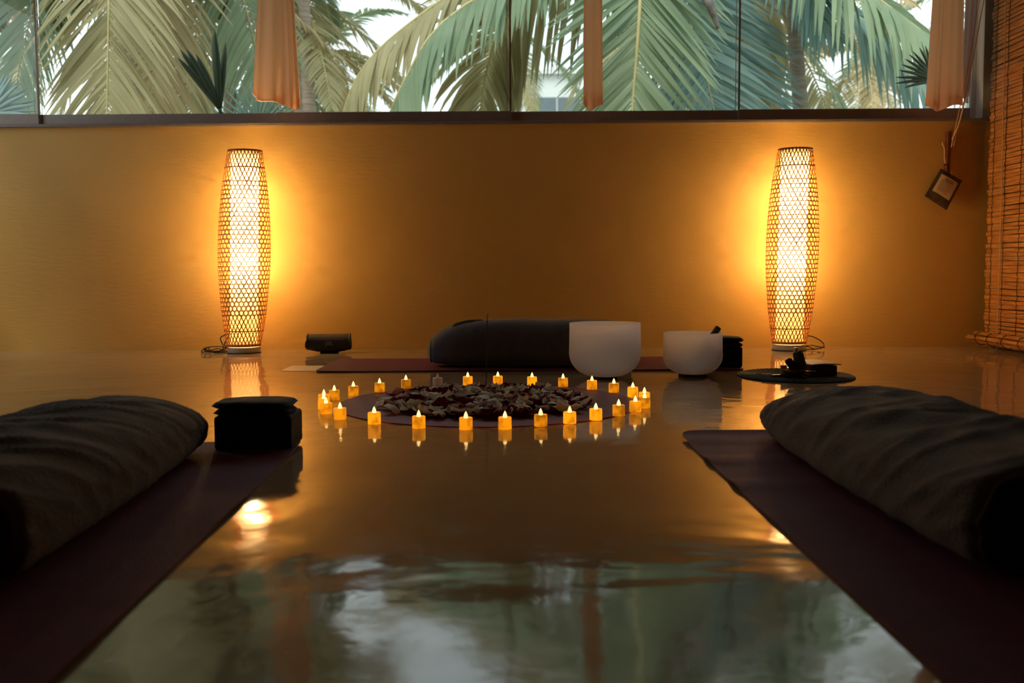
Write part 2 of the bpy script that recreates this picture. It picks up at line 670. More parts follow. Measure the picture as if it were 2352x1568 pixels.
def yoga_mat(label, cx, cy, L, W, rz, wave, curl=(0, 0)):
    root = thing('yoga_mat', label, 'mat', (cx, cy, 0), rz)
    th = 0.005
    rc = 0.035

    def pt(u, v, top):
        x = (u - 0.5) * W
        y = (v - 0.5) * L
        # rounded corners
        ex = max(0, abs(x) - (W / 2 - rc))
        ey = max(0, abs(y) - (L / 2 - rc))
        if ex > 0 and ey > 0:
            m_ = max(ex, ey)
            n_ = math.hypot(ex, ey)
            s = m_ / n_
            x = math.copysign(W / 2 - rc + ex * s, x)
            y = math.copysign(L / 2 - rc + ey * s, y)
        z = th + wave(x, y)
        return (x, y, z if top else z - th + 0.0006)
    nu, nv = 30, 90
    m = MB()
    m.grid(lambda u, v: pt(u, v, True), nu, nv)
    m.build('top_layer', M_mat, root)
    e = MB()
    loop = [(i / nu, 0) for i in range(nu)] + [(1, j / nv) for j in range(nv)] + [(1 - i / nu, 1) for i in range(nu)] + [(0, 1 - j / nv) for j in range(nv)]
    vs_ = []
    for u, v in loop:
        vs_.append(pt(u, v, True))
        vs_.append(pt(u, v, False))
    n = len(loop)
    e.add(vs_, [(2 * i, 2 * i + 1, 2 * ((i + 1) % n) + 1, 2 * ((i + 1) % n)) for i in range(n)])
    e.grid(lambda u, v: pt(u, 1 - v, False), nu, nv)
    tag(e.build('edge_layer', M_matedge, root), 'reddish edge of the mat')
    return root


MLX = -0.515
def mat_place(far, near, side, L=1.83, W=0.61):
    """centre and turn of a mat whose inner long edge runs from far to near"""
    a_, b_ = fl(*far), fl(*near)
    d_ = (a_ - b_).normalized()
    n_ = Vector((d_.y, -d_.x, 0)) * side
    c_ = a_ - d_ * L / 2 + n_ * W / 2
    return c_.x, c_.y, L, W, math.atan2(-d_.x, d_.y)


yoga_mat('dark purple yoga mat in the left foreground under bolster and block', *mat_place((697, 1020), (125, 1568), -1),
         lambda x, y: 0.004 * max(0, math.sin(y * 9)) * (1 if x > 0.2 else 0.3) + 0.012 * max(0, (y - 0.72) / 0.2) ** 2 * max(0, x / 0.3))
yoga_mat('dark purple yoga mat with rippled edge in the right foreground', *mat_place((1562, 1003), (2170, 1568), 1),
         lambda x, y: (0.007 * max(0, math.sin((y - 0.75) * 24)) * max(0, min(1, (y + 0.05) / 0.4)) * (0.35 + 0.65 * max(0, -x / 0.3))
                       + 0.012 * max(0, (y - 0.80) / 0.11) ** 2))
mA = fl(723, 855)
mB = fl(1712, 851)
cxm = (mA.x + mB.x) / 2
yoga_mat('plum yoga mat lying lengthwise along the far wall under bolster', cxm, (mA.y + mB.y) / 2 + 0.31, mB.x - mA.x, 0.62, R(90),
         lambda x, y: 0.002 + 0.002 * math.sin(y * 7))

# ------------------------------------------------------------------ bolsters
M_bol_grey = mat('bolster_slate', (0.11, 0.11, 0.13), 0.85, (0.13, 0.13, 0.15), 30, bump=0.4, bscale=220, sheen=0.3, spec=0.2)
M_bol_olive = mat('bolster_taupe', (0.14, 0.108, 0.082), 0.85, (0.18, 0.14, 0.105), 14, bump=0.5, bscale=160, sheen=0.2, spec=0.2)
M_bol_end = mat('bolster_end', (0.03, 0.025, 0.02), 0.9, (0.04, 0.033, 0.027), 20, spec=0.2)


def bolster(label, c, rz, L, W, Ht, taperA, taperB, wr, material, seed, droop=0.0, wtA=None, wtB=None, pw=3.2):
    """axis along local +Y; taperA at the -Y end, taperB at +Y end: radius factor at the end panel"""
    root = thing('bolster', label, 'bolster', c, rz)
    nu, nv = 96, 130

    def rad(v, wide=False):
        s = 2 * v - 1
        tp = taperA if s < 0 else taperB
        if wide:
            tp = (wtA if s < 0 else wtB) or tp
        f = 1 - (1 - tp) * abs(s) ** pw
        e = 1 - abs(s)
        if e < 0.04:
            f *= 0.90 + 0.10 * math.sqrt(max(0, 1 - (1 - e / 0.04) ** 2))
        return f

    def pt(u, v, infl=1.0):
        a = 2 * PI * u
        f = rad(v)
        ca, sa = math.cos(a), math.sin(a)
        p = 2.35 if sa > 0 else 5.0
        k = (abs(ca) ** p + abs(sa) ** p) ** (-1 / p)
        x = W / 2 * rad(v, True) * k * ca * infl
        zz = Ht / 2 * f * k * sa * infl
        y = (v - 0.5) * L
        # wrinkles running around the roll, skewed
        q = Vector((x * 2.2 + seed, y * 9 + 3.2 * math.sin(a + 0.5) * 0.7, zz * 2.2))
        n1 = noise.noise(q) + 0.5 * noise.noise(q * 2.1)
        rid = 1 - abs(noise.noise(Vector((a * 0.45 + seed, y * 13 + 1.9 * math.sin(a - 0.6), seed)))) * 2
        d = wr * (0.6 * n1 + 0.6 * max(0, rid) ** 2) * (0.35 + 0.65 * max(0, sa + 0.5))
        x += d * ca
        zz += d * sa
        zc = Ht / 2 * (f ** 0.5 if True else 1)
        zc = Ht / 2 * (0.65 * f + 0.35) - droop * (abs(2 * v - 1) ** 4)
        z = zc + zz
        z = max(z, 0.0)
        if z < 0.02:
            z = 0.0 + z * 0.8
        return Vector((x, y, z + 0.008))
    m = MB()
    m.grid(lambda u, v: pt(u, v), nu, nv, closeu=True)
    # slight closure strips to the end panels
    m.build('cover', material, root)
    for end, s in ((0, -1), (1, 1)):
        ring = [pt(i / nu, end) for i in range(nu)]
        cc = sum(ring, Vector()) / nu
        pm = MB()
        vs_ = []
        for j in range(6):
            t = 1 - j / 6
            for p_ in ring:
                q = cc + (p_ - cc) * t
                q.y = cc.y + s * 0.02 * (1 - t ** 2) * (1 + 0.0)
                vs_.append(q)
        vs_.append(cc + Vector((0, s * 0.02, 0)))
        fs = [(j * nu + i, j * nu + (i + 1) % nu, (j + 1) * nu + (i + 1) % nu, (j + 1) * nu + i) for j in range(5) for i in range(nu)]
        fs += [(5 * nu + i, 5 * nu + (i + 1) % nu, 6 * nu) for i in range(nu)]
        pm.add(vs_, fs)
        pm.build('end_panel', M_bol_end if material is M_bol_olive else material, root)
        sm = MB()
        sm.tube([cc + (p_ - cc) * 1.01 for p_ in ring], 0.0035, 6, close=True)
        sm.build('seam_piping', material, root)
    return root


bolster('long brownish grey bolster lying at the left foreground edge', (-0.890, 1.87, 0.004), R(4), 1.06, 0.355, 0.162, 0.95, 0.55, 0.012, M_bol_olive, 3.1, wtA=0.92, wtB=0.93)
bolster('long brownish grey wrinkled bolster lying in the right foreground', (0.795, 1.985, 0.004), R(1), 1.20, 0.375, 0.162, 0.95, 0.42, 0.012, M_bol_olive, 11.7, wtA=0.92, wtB=0.84)
bc = fl(1220, 850)
bl0 = at(991, 800, bc.y + 0.13)
bolster('smooth dark grey bolster on the far mat behind the large white bowl', (bl0.x + 0.45, bc.y + 0.15, 0.004), R(90), 0.90, 0.27,
        at(1200, 735, bc.y + 0.15).z - 0.006, 0.85, 0.52, 0.002, M_bol_grey, 23.0, pw=5.0)

# eye pillow on the far bolster
M_black = mat('black_cloth', (0.012, 0.012, 0.013), 0.8, (0.02, 0.02, 0.02), 30, spec=0.2)
M_foam = mat('black_foam', (0.010, 0.010, 0.010), 0.75, (0.016, 0.015, 0.014), 60, bump=0.2, bscale=200, spec=0.25)
M_foam2 = mat('brown_foam', (0.028, 0.02, 0.014), 0.75, (0.035, 0.026, 0.018), 60, spec=0.25)


def pillow(name, label, cat, c, L, W, T, rz, material, dz=None, parent=None):
    def f(u, v, s):
        x, y = (u - 0.5) * 2, (v - 0.5) * 2
        k = max(0, (1 - abs(x) ** 3)) ** 0.5 * max(0, (1 - abs(y) ** 3)) ** 0.5
        z = T / 2 + s * T / 2 * k
        z += 0.002 * noise.noise(Vector((x * 3, y * 3, s)))
        if dz:
            z += dz(x)
        return Vector((x * L / 2, y * W / 2, z))
    m = MB()
    m.grid(lambda u, v: f(u, v, 1), 24, 14)
    m.grid(lambda u, v: f(1 - u, v, -1), 24, 14)
    o = m.build(name, material)
    o.location = c
    o.rotation_euler = (0, 0, rz)
    tag(o, label, cat)
    return o


ep = at(1083, 740, bc.y + 0.10)
pillow('eye_pillow', 'flat black eye pillow draped over the left end of the far bolster', 'pillow', (ep.x + 0.005, bc.y + 0.14, ep.z - 0.006), 0.19, 0.09, 0.016, 0.1, M_black,
       lambda x: -0.018 * max(0, -x) ** 1.5)


# ------------------------------------------------------------------ yoga blocks with folded eye pillows
def yoga_block(label, c, rz, sx, sy, sz, side=None):
    o = MB().box(-sx / 2, sx / 2, -sy / 2, sy / 2, 0, sz).build('yoga_block', M_foam if side is None else side, bevel=0.008, seg=3)
    o.location = c
    o.rotation_euler = (0, 0, rz)
    tag(o, label, 'yoga block')
    return o


def folded_cloth(label, c, rz, sx, sy, T):
    m = MB()
    # two draped layers with drooping rounded edges
    for k, (ax, ay, z0, th) in enumerate(((sx * 0.97, sy * 0.98, 0.0, T * 0.48), (sx, sy, T * 0.50, T * 0.50))):
        def f(u, v, s, ax=ax, ay=ay, z0=z0, th=th, k=k):
            a = 2 * PI * u
            ca, sa = math.cos(a), math.sin(a)
            p = 5
            q = (abs(ca) ** p + abs(sa) ** p) ** (-1 / p) * v
            x, y = ax / 2 * ca * q, ay / 2 * sa * q
            x += 0.004 * noise.noise(Vector((x * 20, y * 20, k)))
            e = math.sqrt(max(0, 1 - v ** 8))
            z = z0 + th / 2 + s * th / 2 * e - 0.004 * v ** 6 + 0.002 * noise.noise(Vector((x * 25, y * 25, k + 5)))
            return Vector((x, y, z))
        m.grid(lambda u, v: f(u, v, 1), 48, 12, closeu=True)
        m.grid(lambda u, v: f(1 - u, v, -1), 48, 12, closeu=True)
    o = m.build('folded_eye_pillow', M_black)
    o.location = c
    o.rotation_euler = (0, 0, rz)
    tag(o, label, 'pillow')
    return o


yb = fl(575, 1042)
a0 = fl(478, 1042)
a1 = fl(655, 1042)
bw = (a1 - a0).length
yoga_block('black yoga block standing at the far end of the left mat', ((a0.x + a1.x) / 2 + 0.01, a0.y + 0.085 , 0.006), R(2), bw, 0.15, 0.084)
folded_cloth('folded black eye pillow on top of the left foreground yoga block', ((a0.x + a1.x) / 2 + 0.002, a0.y + 0.085, 0.090), R(2), bw + 0.01, 0.15, 0.034)
b0 = fl(1650, 849)
b1 = fl(1703, 849)
yoga_block('black yoga block on the far mat behind the small white bowl', ((b0.x + b1.x) / 2 - 0.03, b0.y + 0.08, 0.008), R(0), 0.18, 0.13, 0.090)
folded_cloth('folded black eye pillow on the yoga block behind the small bowl', ((b0.x + b1.x) / 2 - 0.028, b0.y + 0.08, 0.098), 0, 0.20, 0.14, 0.045)

# ------------------------------------------------------------------ singing bowls
M_quartz = mat('frosted_quartz', (0.80, 0.76, 0.76), 0.5, (0.84, 0.80, 0.80), 4, spec=0.4, sss=0.0)
nq = M_quartz.node_tree
tq = nq.nodes.new('ShaderNodeBsdfTranslucent')
tq.inputs['Color'].default_value = (0.97, 0.95, 0.95, 1)
mq = nq.nodes.new('ShaderNodeMixShader')
mq.inputs['Fac'].default_value = 0.80
nq.links.new(nq.nodes['Principled BSDF'].outputs[0], mq.inputs[1])
nq.links.new(tq.outputs[0], mq.inputs[2])
nq.links.new(mq.outputs[0], nq.nodes['Material Output'].inputs['Surface'])
M_rubber = mat('black_rubber', (0.012, 0.011, 0.01), 0.6, (0.018, 0.016, 0.014), 20)


def singing_bowl(label, c, Rr, Hh, ring_r):
    root = thing('singing_bowl', label, 'bowl', c)
    m = MB()
    z0 = 0.008
    prof = []
    n = 20
    # outer
    rb = 0.42 * Hh * 1.15
    prof.append((0.001, 0))
    for i in range(1, n + 1):
        t = i / n
        a = t * PI / 2
        prof.append((Rr * 1.0 * (0.12 + 0.88 * math.sin(a) ** 0.8) if t > 0.05 else Rr * 0.2, (1 - math.cos(a)) * Hh * 0.45))
    for i in range(1, 9):
        t = i / 8
        prof.append((Rr * (1 - 0.012 * math.sin(t * PI / 2)), Hh * 0.45 + t * Hh * 0.55))
    out = prof[:]
    th = 0.006
    inner = [(max(0.001, r - th), z + th if z < Hh * 0.4 else z) for r, z in reversed(out)]
    inner[0] = (out[-1][0] - th, Hh - 0.0002)
    full = out + [(out[-1][0] - 0.001, Hh + 0.002), (out[-1][0] - th + 0.001, Hh + 0.002)] + inner
    m.lathe(full, 72, (0, 0, z0), cap0=False, cap1=False)
    m.build('bowl_body', M_quartz, root)
    MB().lathe([(ring_r - 0.012, 0), (ring_r, 0), (ring_r + 0.002, 0.006), (ring_r, 0.013), (ring_r - 0.012, 0.013), (ring_r - 0.012, 0)], 48,
               cap0=False, cap1=False).build('rubber_ring', M_rubber, root)
    return root


bb = fl(1392, 872)
Rb = 0.5 * 165 / FPX * (bb.y + 0.08)
bbc = Vector((bb.x, bb.y + 0.055, 0))
Hb = at(1392, 741, bbc.y).z - 0.010
singing_bowl('larger white frosted crystal singing bowl in front of the far bolster', bbc, Rb * 0.995, Hb, 0.055)
sb = fl(1596, 867)
Rs = 0.5 * 135.5 / FPX * (sb.y + 0.055)
sbc = Vector((sb.x, sb.y + 0.055, 0))
Hs = at(1596, 763, sbc.y).z - 0.010
singing_bowl('smaller white frosted crystal singing bowl holding a dark mallet', sbc, Rs, Hs, 0.057)
# mallet leaning in the small bowl
M_suede = mat('grey_suede', (0.12, 0.10, 0.085), 0.8, (0.16, 0.13, 0.11), 40, spec=0.2)
M_wood = mat('dark_wood', (0.13, 0.055, 0.025), 0.5, (0.20, 0.09, 0.04), 12, (1, 1, 6))
tip = at(1650, 752, sbc.y + 0.02)
low = at(1590, 840, sbc.y - 0.01)
d = (tip - low).normalized()
ml = thing('mallet', 'dark grey suede mallet sticking out of the smaller white bowl', 'mallet')
MB().tube([low, low + d * 0.02, tip - d * 0.004, tip], 0.0125, 20, [0.011, 0.0135, 0.0135, 0.0125]).build('suede_wand', M_suede, ml)
MB().tube([tip - d * 0.001, tip + d * 0.0015], 0.0115, 20).build('wand_end', M_wood, ml)
# mallet behind the large bowl shows only as a blur: a small one rests inside it
t2 = at(1433, 790, bbc.y + 0.06)
l2 = at(1405, 850, bbc.y + 0.02)
m2 = thing('mallet', 'dark mallet seen dimly through the wall of the larger bowl', 'mallet')
MB().tube([l2, t2], 0.006, 12).build('handle', M_wood, m2)
MB().lathe([(0.004, -0.014), (0.013, -0.009), (0.016, 0), (0.013, 0.009), (0.004, 0.014)], 20, tuple(t2)).build('ball', M_suede, m2)

# ------------------------------------------------------------------ round plum mat in the ring, petals, incense
rn = fl(1108, 982)
rf = fl(1108, 884.5)
rcx = rn.x
rcy = (rn.y + rf.y) / 2
Rm = (rf.y - rn.y) / 2
RmX = 0.5 * (fl(1451, 928).x - fl(766, 928).x)
m = MB()
n = 96
tp = [(RmX * math.cos(2 * PI * i / n), Rm * math.sin(2 * PI * i / n), 0.003) for i in range(n)]
bt = [(x, y, 0.0003) for x, y, z in tp]
m.add(tp + bt, [tuple(range(n))] + [(i, n + i, n + (i + 1) % n, (i + 1) % n) for i in range(n)], False)
rm = thing('round_mat', 'round plum mat with fine radiating lines inside the ring of candles', 'mat', (rcx, rcy, 0))
m.build('mat_disc', M_roundmat, rm)
M_groove = mat('groove_dark', (0.035, 0.008, 0.012), 0.6, (0.045, 0.01, 0.015), 20)
for side in (0, PI):
    gm = MB()
    for k in range(-7, 8):
        a = side + R(4.6) * k
        ca, sa = math.cos(a), math.sin(a)
        r0, r1 = 0.72, 0.97
        yy = RmX * 0.16 * k / 2.2
        x1 = RmX * math.sqrt(max(0.05, 0.96 - (yy / Rm) ** 2)) * (1 if side == 0 else -1)
        x0 = (x1 * (0.66 if side == 0 else 0.74))
        y1, y0 = yy, yy * 0.82
        p0, p1 = Vector((x0, y0, 0.0034)), Vector((x1, y1, 0.0034))
        t = (p1 - p0).normalized()
        s = Vector((-t.y, t.x, 0)) * 0.0022
        gm.add([p0 - s, p1 - s, p1 + s, p0 + s], [(0, 1, 2, 3)], False)
    gm.build('cut_lines', M_groove, rm)

M_cream = leafy('petal_cream', (0.84, 0.76, 0.60), (0.90, 0.84, 0.72), 0.12, 0.1)
M_red = leafy('petal_red', (0.14, 0.005, 0.008), (0.22, 0.008, 0.012), 0.12, 0.08)
M_pink = leafy('petal_pink', (0.52, 0.30, 0.22), (0.62, 0.40, 0.30), 0.2)


def petal_mesh(nm, material, L, W, cup, curl, seed):
    m = MB()

    def f(u, v):
        y = v
        wd = W * (math.sin(PI * (0.12 + 0.80 * v ** 0.75)) ** 0.7)
        x = (u - 0.5) * wd
        z = cup * ((2 * (u - 0.5)) ** 2) * L * 0.4 + curl * L * (v - 0.4) ** 2
        z += 0.004 * noise.noise(Vector((x * 60 + seed, y * 4, seed)))
        if v > 0.95:
            y = 0.97 + 0.03 * math.cos((u - 0.5) * 6)
        return Vector((x, (y - 0.5) * L, z))
    m.grid(f, 6, 7)
    me = bpy.data.meshes.new(nm)
    me.from_pydata(m.v, [], m.f)
    me.polygons.foreach_set('use_smooth', m.smooth)
    me.materials.append(material)
    return me


kinds = []
for material, lab, grp, wt in ((M_cream, 'cream rose petal in the heap on the round plum mat', 'cream rose petals in the heap', 0.50),
                               (M_red, 'dark red rose petal in the heap on the round plum mat', 'dark red rose petals in the heap', 0.43),
                               (M_pink, 'salmon pink rose petal in the heap on the round plum mat', 'pink rose petals in the heap', 0.07)):
    ms = [petal_mesh('rose_petal', material, random.uniform(0.044, 0.058), random.uniform(0.042, 0.054), random.uniform(0.15, 0.6),
                     random.uniform(0.1, 0.8), q * 3.3) for q in range(7)]
    kinds.append((ms, lab, grp, wt))
hl = fl(867, 935)
hr = fl(1357, 935)
hn = fl(1110, 966)
hcx, hrx = (hl.x + hr.x) / 2, (hr.x - hl.x) / 2 * 1.0
hry = (fl(1110, 901).y - hn.y) / 2
hcy = hn.y + hry


def heap_z(r):
    return 0.013 * max(0, 1 - r ** 2.5) + 0.002


# buried petals: no one could count them
und = MB()
for q in range(150):
    a = random.uniform(0, 2 * PI)
    r = math.sqrt(random.random()) * 0.93
    me = petal_mesh('tmp', M_red, 0.045, 0.045, 0.3, 0.4, q)
    mt = Matrix.Translation((hcx + hrx * r * math.cos(a), hcy + hry * r * math.sin(a), 0.006 + heap_z(r) * 0.45 * random.random())) @ \
        Matrix.Rotation(random.uniform(0, 6.28), 4, 'Z') @ Matrix.Rotation(random.uniform(-0.3, 0.3), 4, 'X')
    und.add([mt @ v.co for v in me.vertices], [tuple(p.vertices) for p in me.polygons])
    bpy.data.meshes.remove(me)
tag(und.build('rose_petals', M_red), 'layer of dark red petals underneath the petal heap', 'petals', kind='stuff')
for q in range(300):
    a = random.uniform(0, 2 * PI)
    r = math.sqrt((q + 0.5) / 300)
    x = hcx + hrx * r * math.cos(a)
    y = hcy + hry * r * math.sin(a)
    kx = random.random()
    acc = 0
    for ms, lab, grp, wt in kinds:
        acc += wt
        if kx <= acc:
            break
    o = bpy.data.objects.new('rose_petal', random.choice(ms))
    col.objects.link(o)
    z = 0.008 + heap_z(r) * random.uniform(0.55, 1.0)
    o.location = (x, y, z + 0.006)
    o.rotation_euler = (random.uniform(-0.5, 0.5), random.uniform(-0.4, 0.4) + (PI if random.random() < 0.35 else 0), random.uniform(0, 6.28))
    if abs(o.rotation_euler[1]) > 2:
        o.location.z += 0.010
    o.scale = [random.uniform(0.85, 1.15)] * 3
    tag(o, lab, 'petal', grp)

# incense stick
M_stick = mat('incense_brown', (0.05, 0.025, 0.018), 0.8, (0.08, 0.04, 0.025), 40)
M_ash = mat('incense_ash', (0.16, 0.10, 0.07), 0.9, (0.22, 0.14, 0.10), 60)
isx = thing('incense_stick', 'thin incense stick standing upright in the middle of the petals', 'incense')
i0 = fl(1117, 912)
i0.z = 0.012
itop = at(1119, 737, i0.y)
imid = at(1117, 868, i0.y)
MB().tube([i0, imid], 0.0011, 8).build('bare_stick', M_stick, isx)
MB().tube([imid, itop], 0.0019, 8).build('incense_coat', M_stick, isx)
MB().tube([itop, at(1118.5, 728, i0.y), at(1121, 720, i0.y)], 0.0015, 8).build('ash_tip', M_ash, isx)


# thin smoke curling up from the incense
M_smoke = bpy.data.materials.new('incense_smoke')
M_smoke.use_nodes = True
_sn = M_smoke.node_tree.nodes
_sn.remove(_sn['Principled BSDF'])
_pv = _sn.new('ShaderNodeVolumePrincipled')
_pv.inputs['Color'].default_value = (0.9, 0.9, 0.9, 1)
_pv.inputs['Density'].default_value = 5.0
M_smoke.node_tree.links.new(_pv.outputs[0], _sn['Material Output'].inputs['Volume'])
smk = MB()
ys = i0.y
smk.tube(catmull([at(1120, 716, ys), at(1108, 702, ys), at(1092, 698, ys), at(1088, 682, ys), at(1066, 672, ys), at(1050, 655, ys), at(1060, 636, ys), at(1040, 612, ys)], 50), 0.005, 8,
         [0.001 + 0.007 * i / 50 for i in range(51)])
smk.tube(catmull([at(1058, 668, ys), at(1032, 650, ys), at(1012, 640, ys), at(1010, 622, ys), at(1030, 604, ys)], 30), 0.005, 8, [0.002 + 0.004 * math.sin(PI * i / 30) for i in range(31)])
smk.tube(catmull([at(1040, 662, ys), at(1010, 668, ys), at(985, 664, ys), at(975, 676, ys)], 20), 0.004, 8, [0.001 + 0.004 * math.sin(PI * i / 20) for i in range(21)])
tag(smk.build('smoke', M_smoke), 'faint wisps of smoke curling above the incense stick', 'smoke', kind='stuff')


# ------------------------------------------------------------------ candles
def candle_glow(name, strength, seed):
    m = mat(name, (0.55, 0.27, 0.08), 0.45, (0.6, 0.30, 0.10), 12, spec=0.3)
    n = m.node_tree.nodes
    l = m.node_tree.links
    b = n['Principled BSDF']
    b.inputs['Emission Color'].default_value = (1.0, 0.30, 0.004, 1)
    t = n.new('ShaderNodeTexCoord')
    x = n.new('ShaderNodeTexNoise')
    x.noise_dimensions = '4D'
    x.inputs['W'].default_value = seed
    x.inputs['Scale'].default_value = 42
    x.inputs['Detail'].default_value = 1
    mr = n.new('ShaderNodeMapRange')
    mr.inputs['From Min'].default_value = 0.36
    mr.inputs['From Max'].default_value = 0.56
    mr.inputs['To Min'].default_value = strength * 0.45
    mr.inputs['To Max'].default_value = strength
    l.new(t.outputs['Object'], x.inputs['Vector'])
    l.new(x.outputs['Fac'], mr.inputs['Value'])
    l.new(mr.outputs[0], b.inputs['Emission Strength'])
    return m


CG = [candle_glow('candle_wax_%s' % nm, s, k * 2.7) for k, (nm, s) in enumerate((('bright', 1.05), ('warm', 0.82), ('soft', 0.62), ('dim', 0.32)))]
M_flame = mat('flame_tip_lit', (0.9, 0.7, 0.4), 0.4, emit=(1.0, 0.62, 0.20), estr=2.2)
M_plastic = mat('unlit_plastic', (0.85, 0.78, 0.74), 0.4, (0.9, 0.82, 0.78), 10)
ntp = M_plastic.node_tree
_t = ntp.nodes.new('ShaderNodeBsdfTranslucent')
_t.inputs['Color'].default_value = (0.95, 0.88, 0.84, 1)
_m = ntp.nodes.new('ShaderNodeMixShader')
_m.inputs['Fac'].default_value = 0.5
ntp.links.new(ntp.nodes['Principled BSDF'].outputs[0], _m.inputs[1])
ntp.links.new(_t.outputs[0], _m.inputs[2])
ntp.links.new(_m.outputs[0], ntp.nodes['Material Output'].inputs['Surface'])

CR, CHT = 0.0187, 0.0335
bodyprof = [(0.0155, 0.0), (CR - 0.0006, 0.0003), (CR, 0.0015), (CR - 0.0002, CHT - 0.002), (CR - 0.0007, CHT - 0.0006), (CR - 0.0015, CHT),
            (CR - 0.0030, CHT - 0.0012), (CR - 0.006, CHT - 0.0030), (0.004, CHT - 0.0032)]
flprof = [(0.0048, 0), (0.0057, 0.003), (0.0058, 0.006), (0.0050, 0.010), (0.0036, 0.014), (0.0018, 0.018), (0.0004, 0.0205)]
tm_ = {}


def proto_candle(material, fmat):
    a = MB().lathe(bodyprof, 40).build('wax_body', material)
    b = MB().lathe(flprof, 20, (0, 0, CHT - 0.0034)).build('flame', fmat)
    ma, mb_ = a.data, b.data
    bpy.data.objects.remove(a)
    bpy.data.objects.remove(b)
    return ma, mb_


protos = [proto_candle(x, M_flame) for x in CG] + [proto_candle(M_plastic, M_plastic)]
CAND = [
    (742, 930, 1, 'lit tealight, rearmost of the tight trio at ring far left'),
    (741.5, 940, 0, 'lit tealight, middle of the tight trio at ring far left'),
    (746.5, 951, 1, 'lit tealight, nearest of the tight trio at ring far left'),
    (779, 964, 1, 'lit tealight starting the front row, just right of the left trio'),
    (857.8, 975, 0, 'lit tealight, second from the left along the front row'),
    (960.6, 984.5, 1, 'lit tealight, third from the left along the front row'),
    (1069.5, 988, 1, 'lit tealight, fourth in the front row, just left of the incense stick'),
    (766, 919, 2, 'lit tealight, first behind the tight trio at ring far left'),
    (810, 909, 2, 'lit tealight, third to the left of the unlit candle'),
    (870.5, 903, 2, 'lit tealight, second to the left of the unlit candle'),
    (931.4, 894.5, 3, 'lit but dim tealight immediately left of the unlit candle'),
    (1004.4, 890, 4, 'unlit grey tealight at the back of the candle ring'),
    (1074, 887, 1, 'lit tealight immediately right of the unlit candle'),
    (1143.4, 886, 1, 'lit tealight behind the petals, first right of the incense stick'),
    (1222.3, 888, 0, 'lit tealight behind the petals, second right of the incense stick'),
    (1293.8, 891, 2, 'lit tealight in the back row, in front of large bowl left edge'),
    (1360.5, 897, 1, 'lit tealight directly below the larger white bowl, to its left'),
    (1411, 904, 2, 'lit tealight in front of the larger white bowl, under its base'),
    (1454.8, 912, 0, 'lit tealight just before the overlapping pair at ring far right'),
    (1481.6, 925, 0, 'lit tealight, rear of the overlapping pair at ring far right'),
    (1482, 938, 2, 'lit tealight, nearer of the overlapping pair at ring far right'),
    (1460.7, 949.5, 1, 'lit tealight just in front of the overlapping right pair'),
    (1422.3, 959, 2, 'lit tealight at the right end of the front row'),
    (1369.6, 968.6, 0, 'lit tealight, second from the right end of the front row'),
    (1309.3, 976.6, 0, 'lit tealight, third from the right end of the front row'),
    (1242.3, 983, 2, 'lit tealight, fourth from the right end of the front row'),
    (1159.8, 987, 1, 'lit tealight in the front row, just right of the incense stick'),
]
for px, py, kd, lab in CAND:
    p = fl(px, py)
    p.y += CR - 0.001
    # stands on the round mat when inside its outline
    inside = ((p.x - rcx) / RmX) ** 2 + ((p.y - rcy) / Rm) ** 2
    p.z = 0.0032 if inside < 1.10 else 0.0003
    t = thing('tealight_candle', lab, 'candle', p, random.uniform(0, 6.28), 'ring of small candles')
    ma, mb_ = protos[kd]
    a = bpy.data.objects.new('wax_body', ma)
    b = bpy.data.objects.new('flame', mb_)
    for o in (a, b):
        col.objects.link(o)
        o.parent = t

# ------------------------------------------------------------------ speaker
M_spk = mat('speaker_mesh', (0.018, 0.015, 0.013), 0.65, (0.026, 0.02, 0.017), 120, bump=0.4, bscale=500)
M_spk2 = mat('speaker_rubber', (0.03, 0.024, 0.02), 0.5, (0.036, 0.03, 0.024), 20)
M_logo = mat('logo_grey', (0.22, 0.16, 0.11), 0.5, (0.24, 0.17, 0.12), 20)
s0 = fl(753, 812)
sw = 104 / FPX * s0.y
sh = 45 / FPX * s0.y
sp = thing('portable_speaker', 'small black portable speaker on the floor against the wall', 'speaker', (s0.x, s0.y + 0.05, 0), R(3))


def barrel(u, v):
    a = 2 * PI * u
    s = 2 * v - 1
    ry = 0.050 * (1 - 0.05 * s * s)
    zt = sh * 0.985
    zb = sh * (0.035 + 0.17 * abs(s) ** 2.2)
    zc, rz_ = (zt + zb) / 2, (zt - zb) / 2
    ca, sa = math.cos(a), math.sin(a)
    p = 2.8
    k = (abs(ca) ** p + abs(sa) ** p) ** (-1 / p)
    xs = s * sw / 2 * (0.93 + 0.05 * (1 - sa) / 2 * 1.0)
    if abs(s) > 0.93:
        e = (1 - abs(s)) / 0.07
        k *= 0.82 + 0.18 * math.sqrt(max(0, 1 - (1 - e) ** 2))
    return Vector((xs, ry * k * ca, zc + rz_ * k * sa))


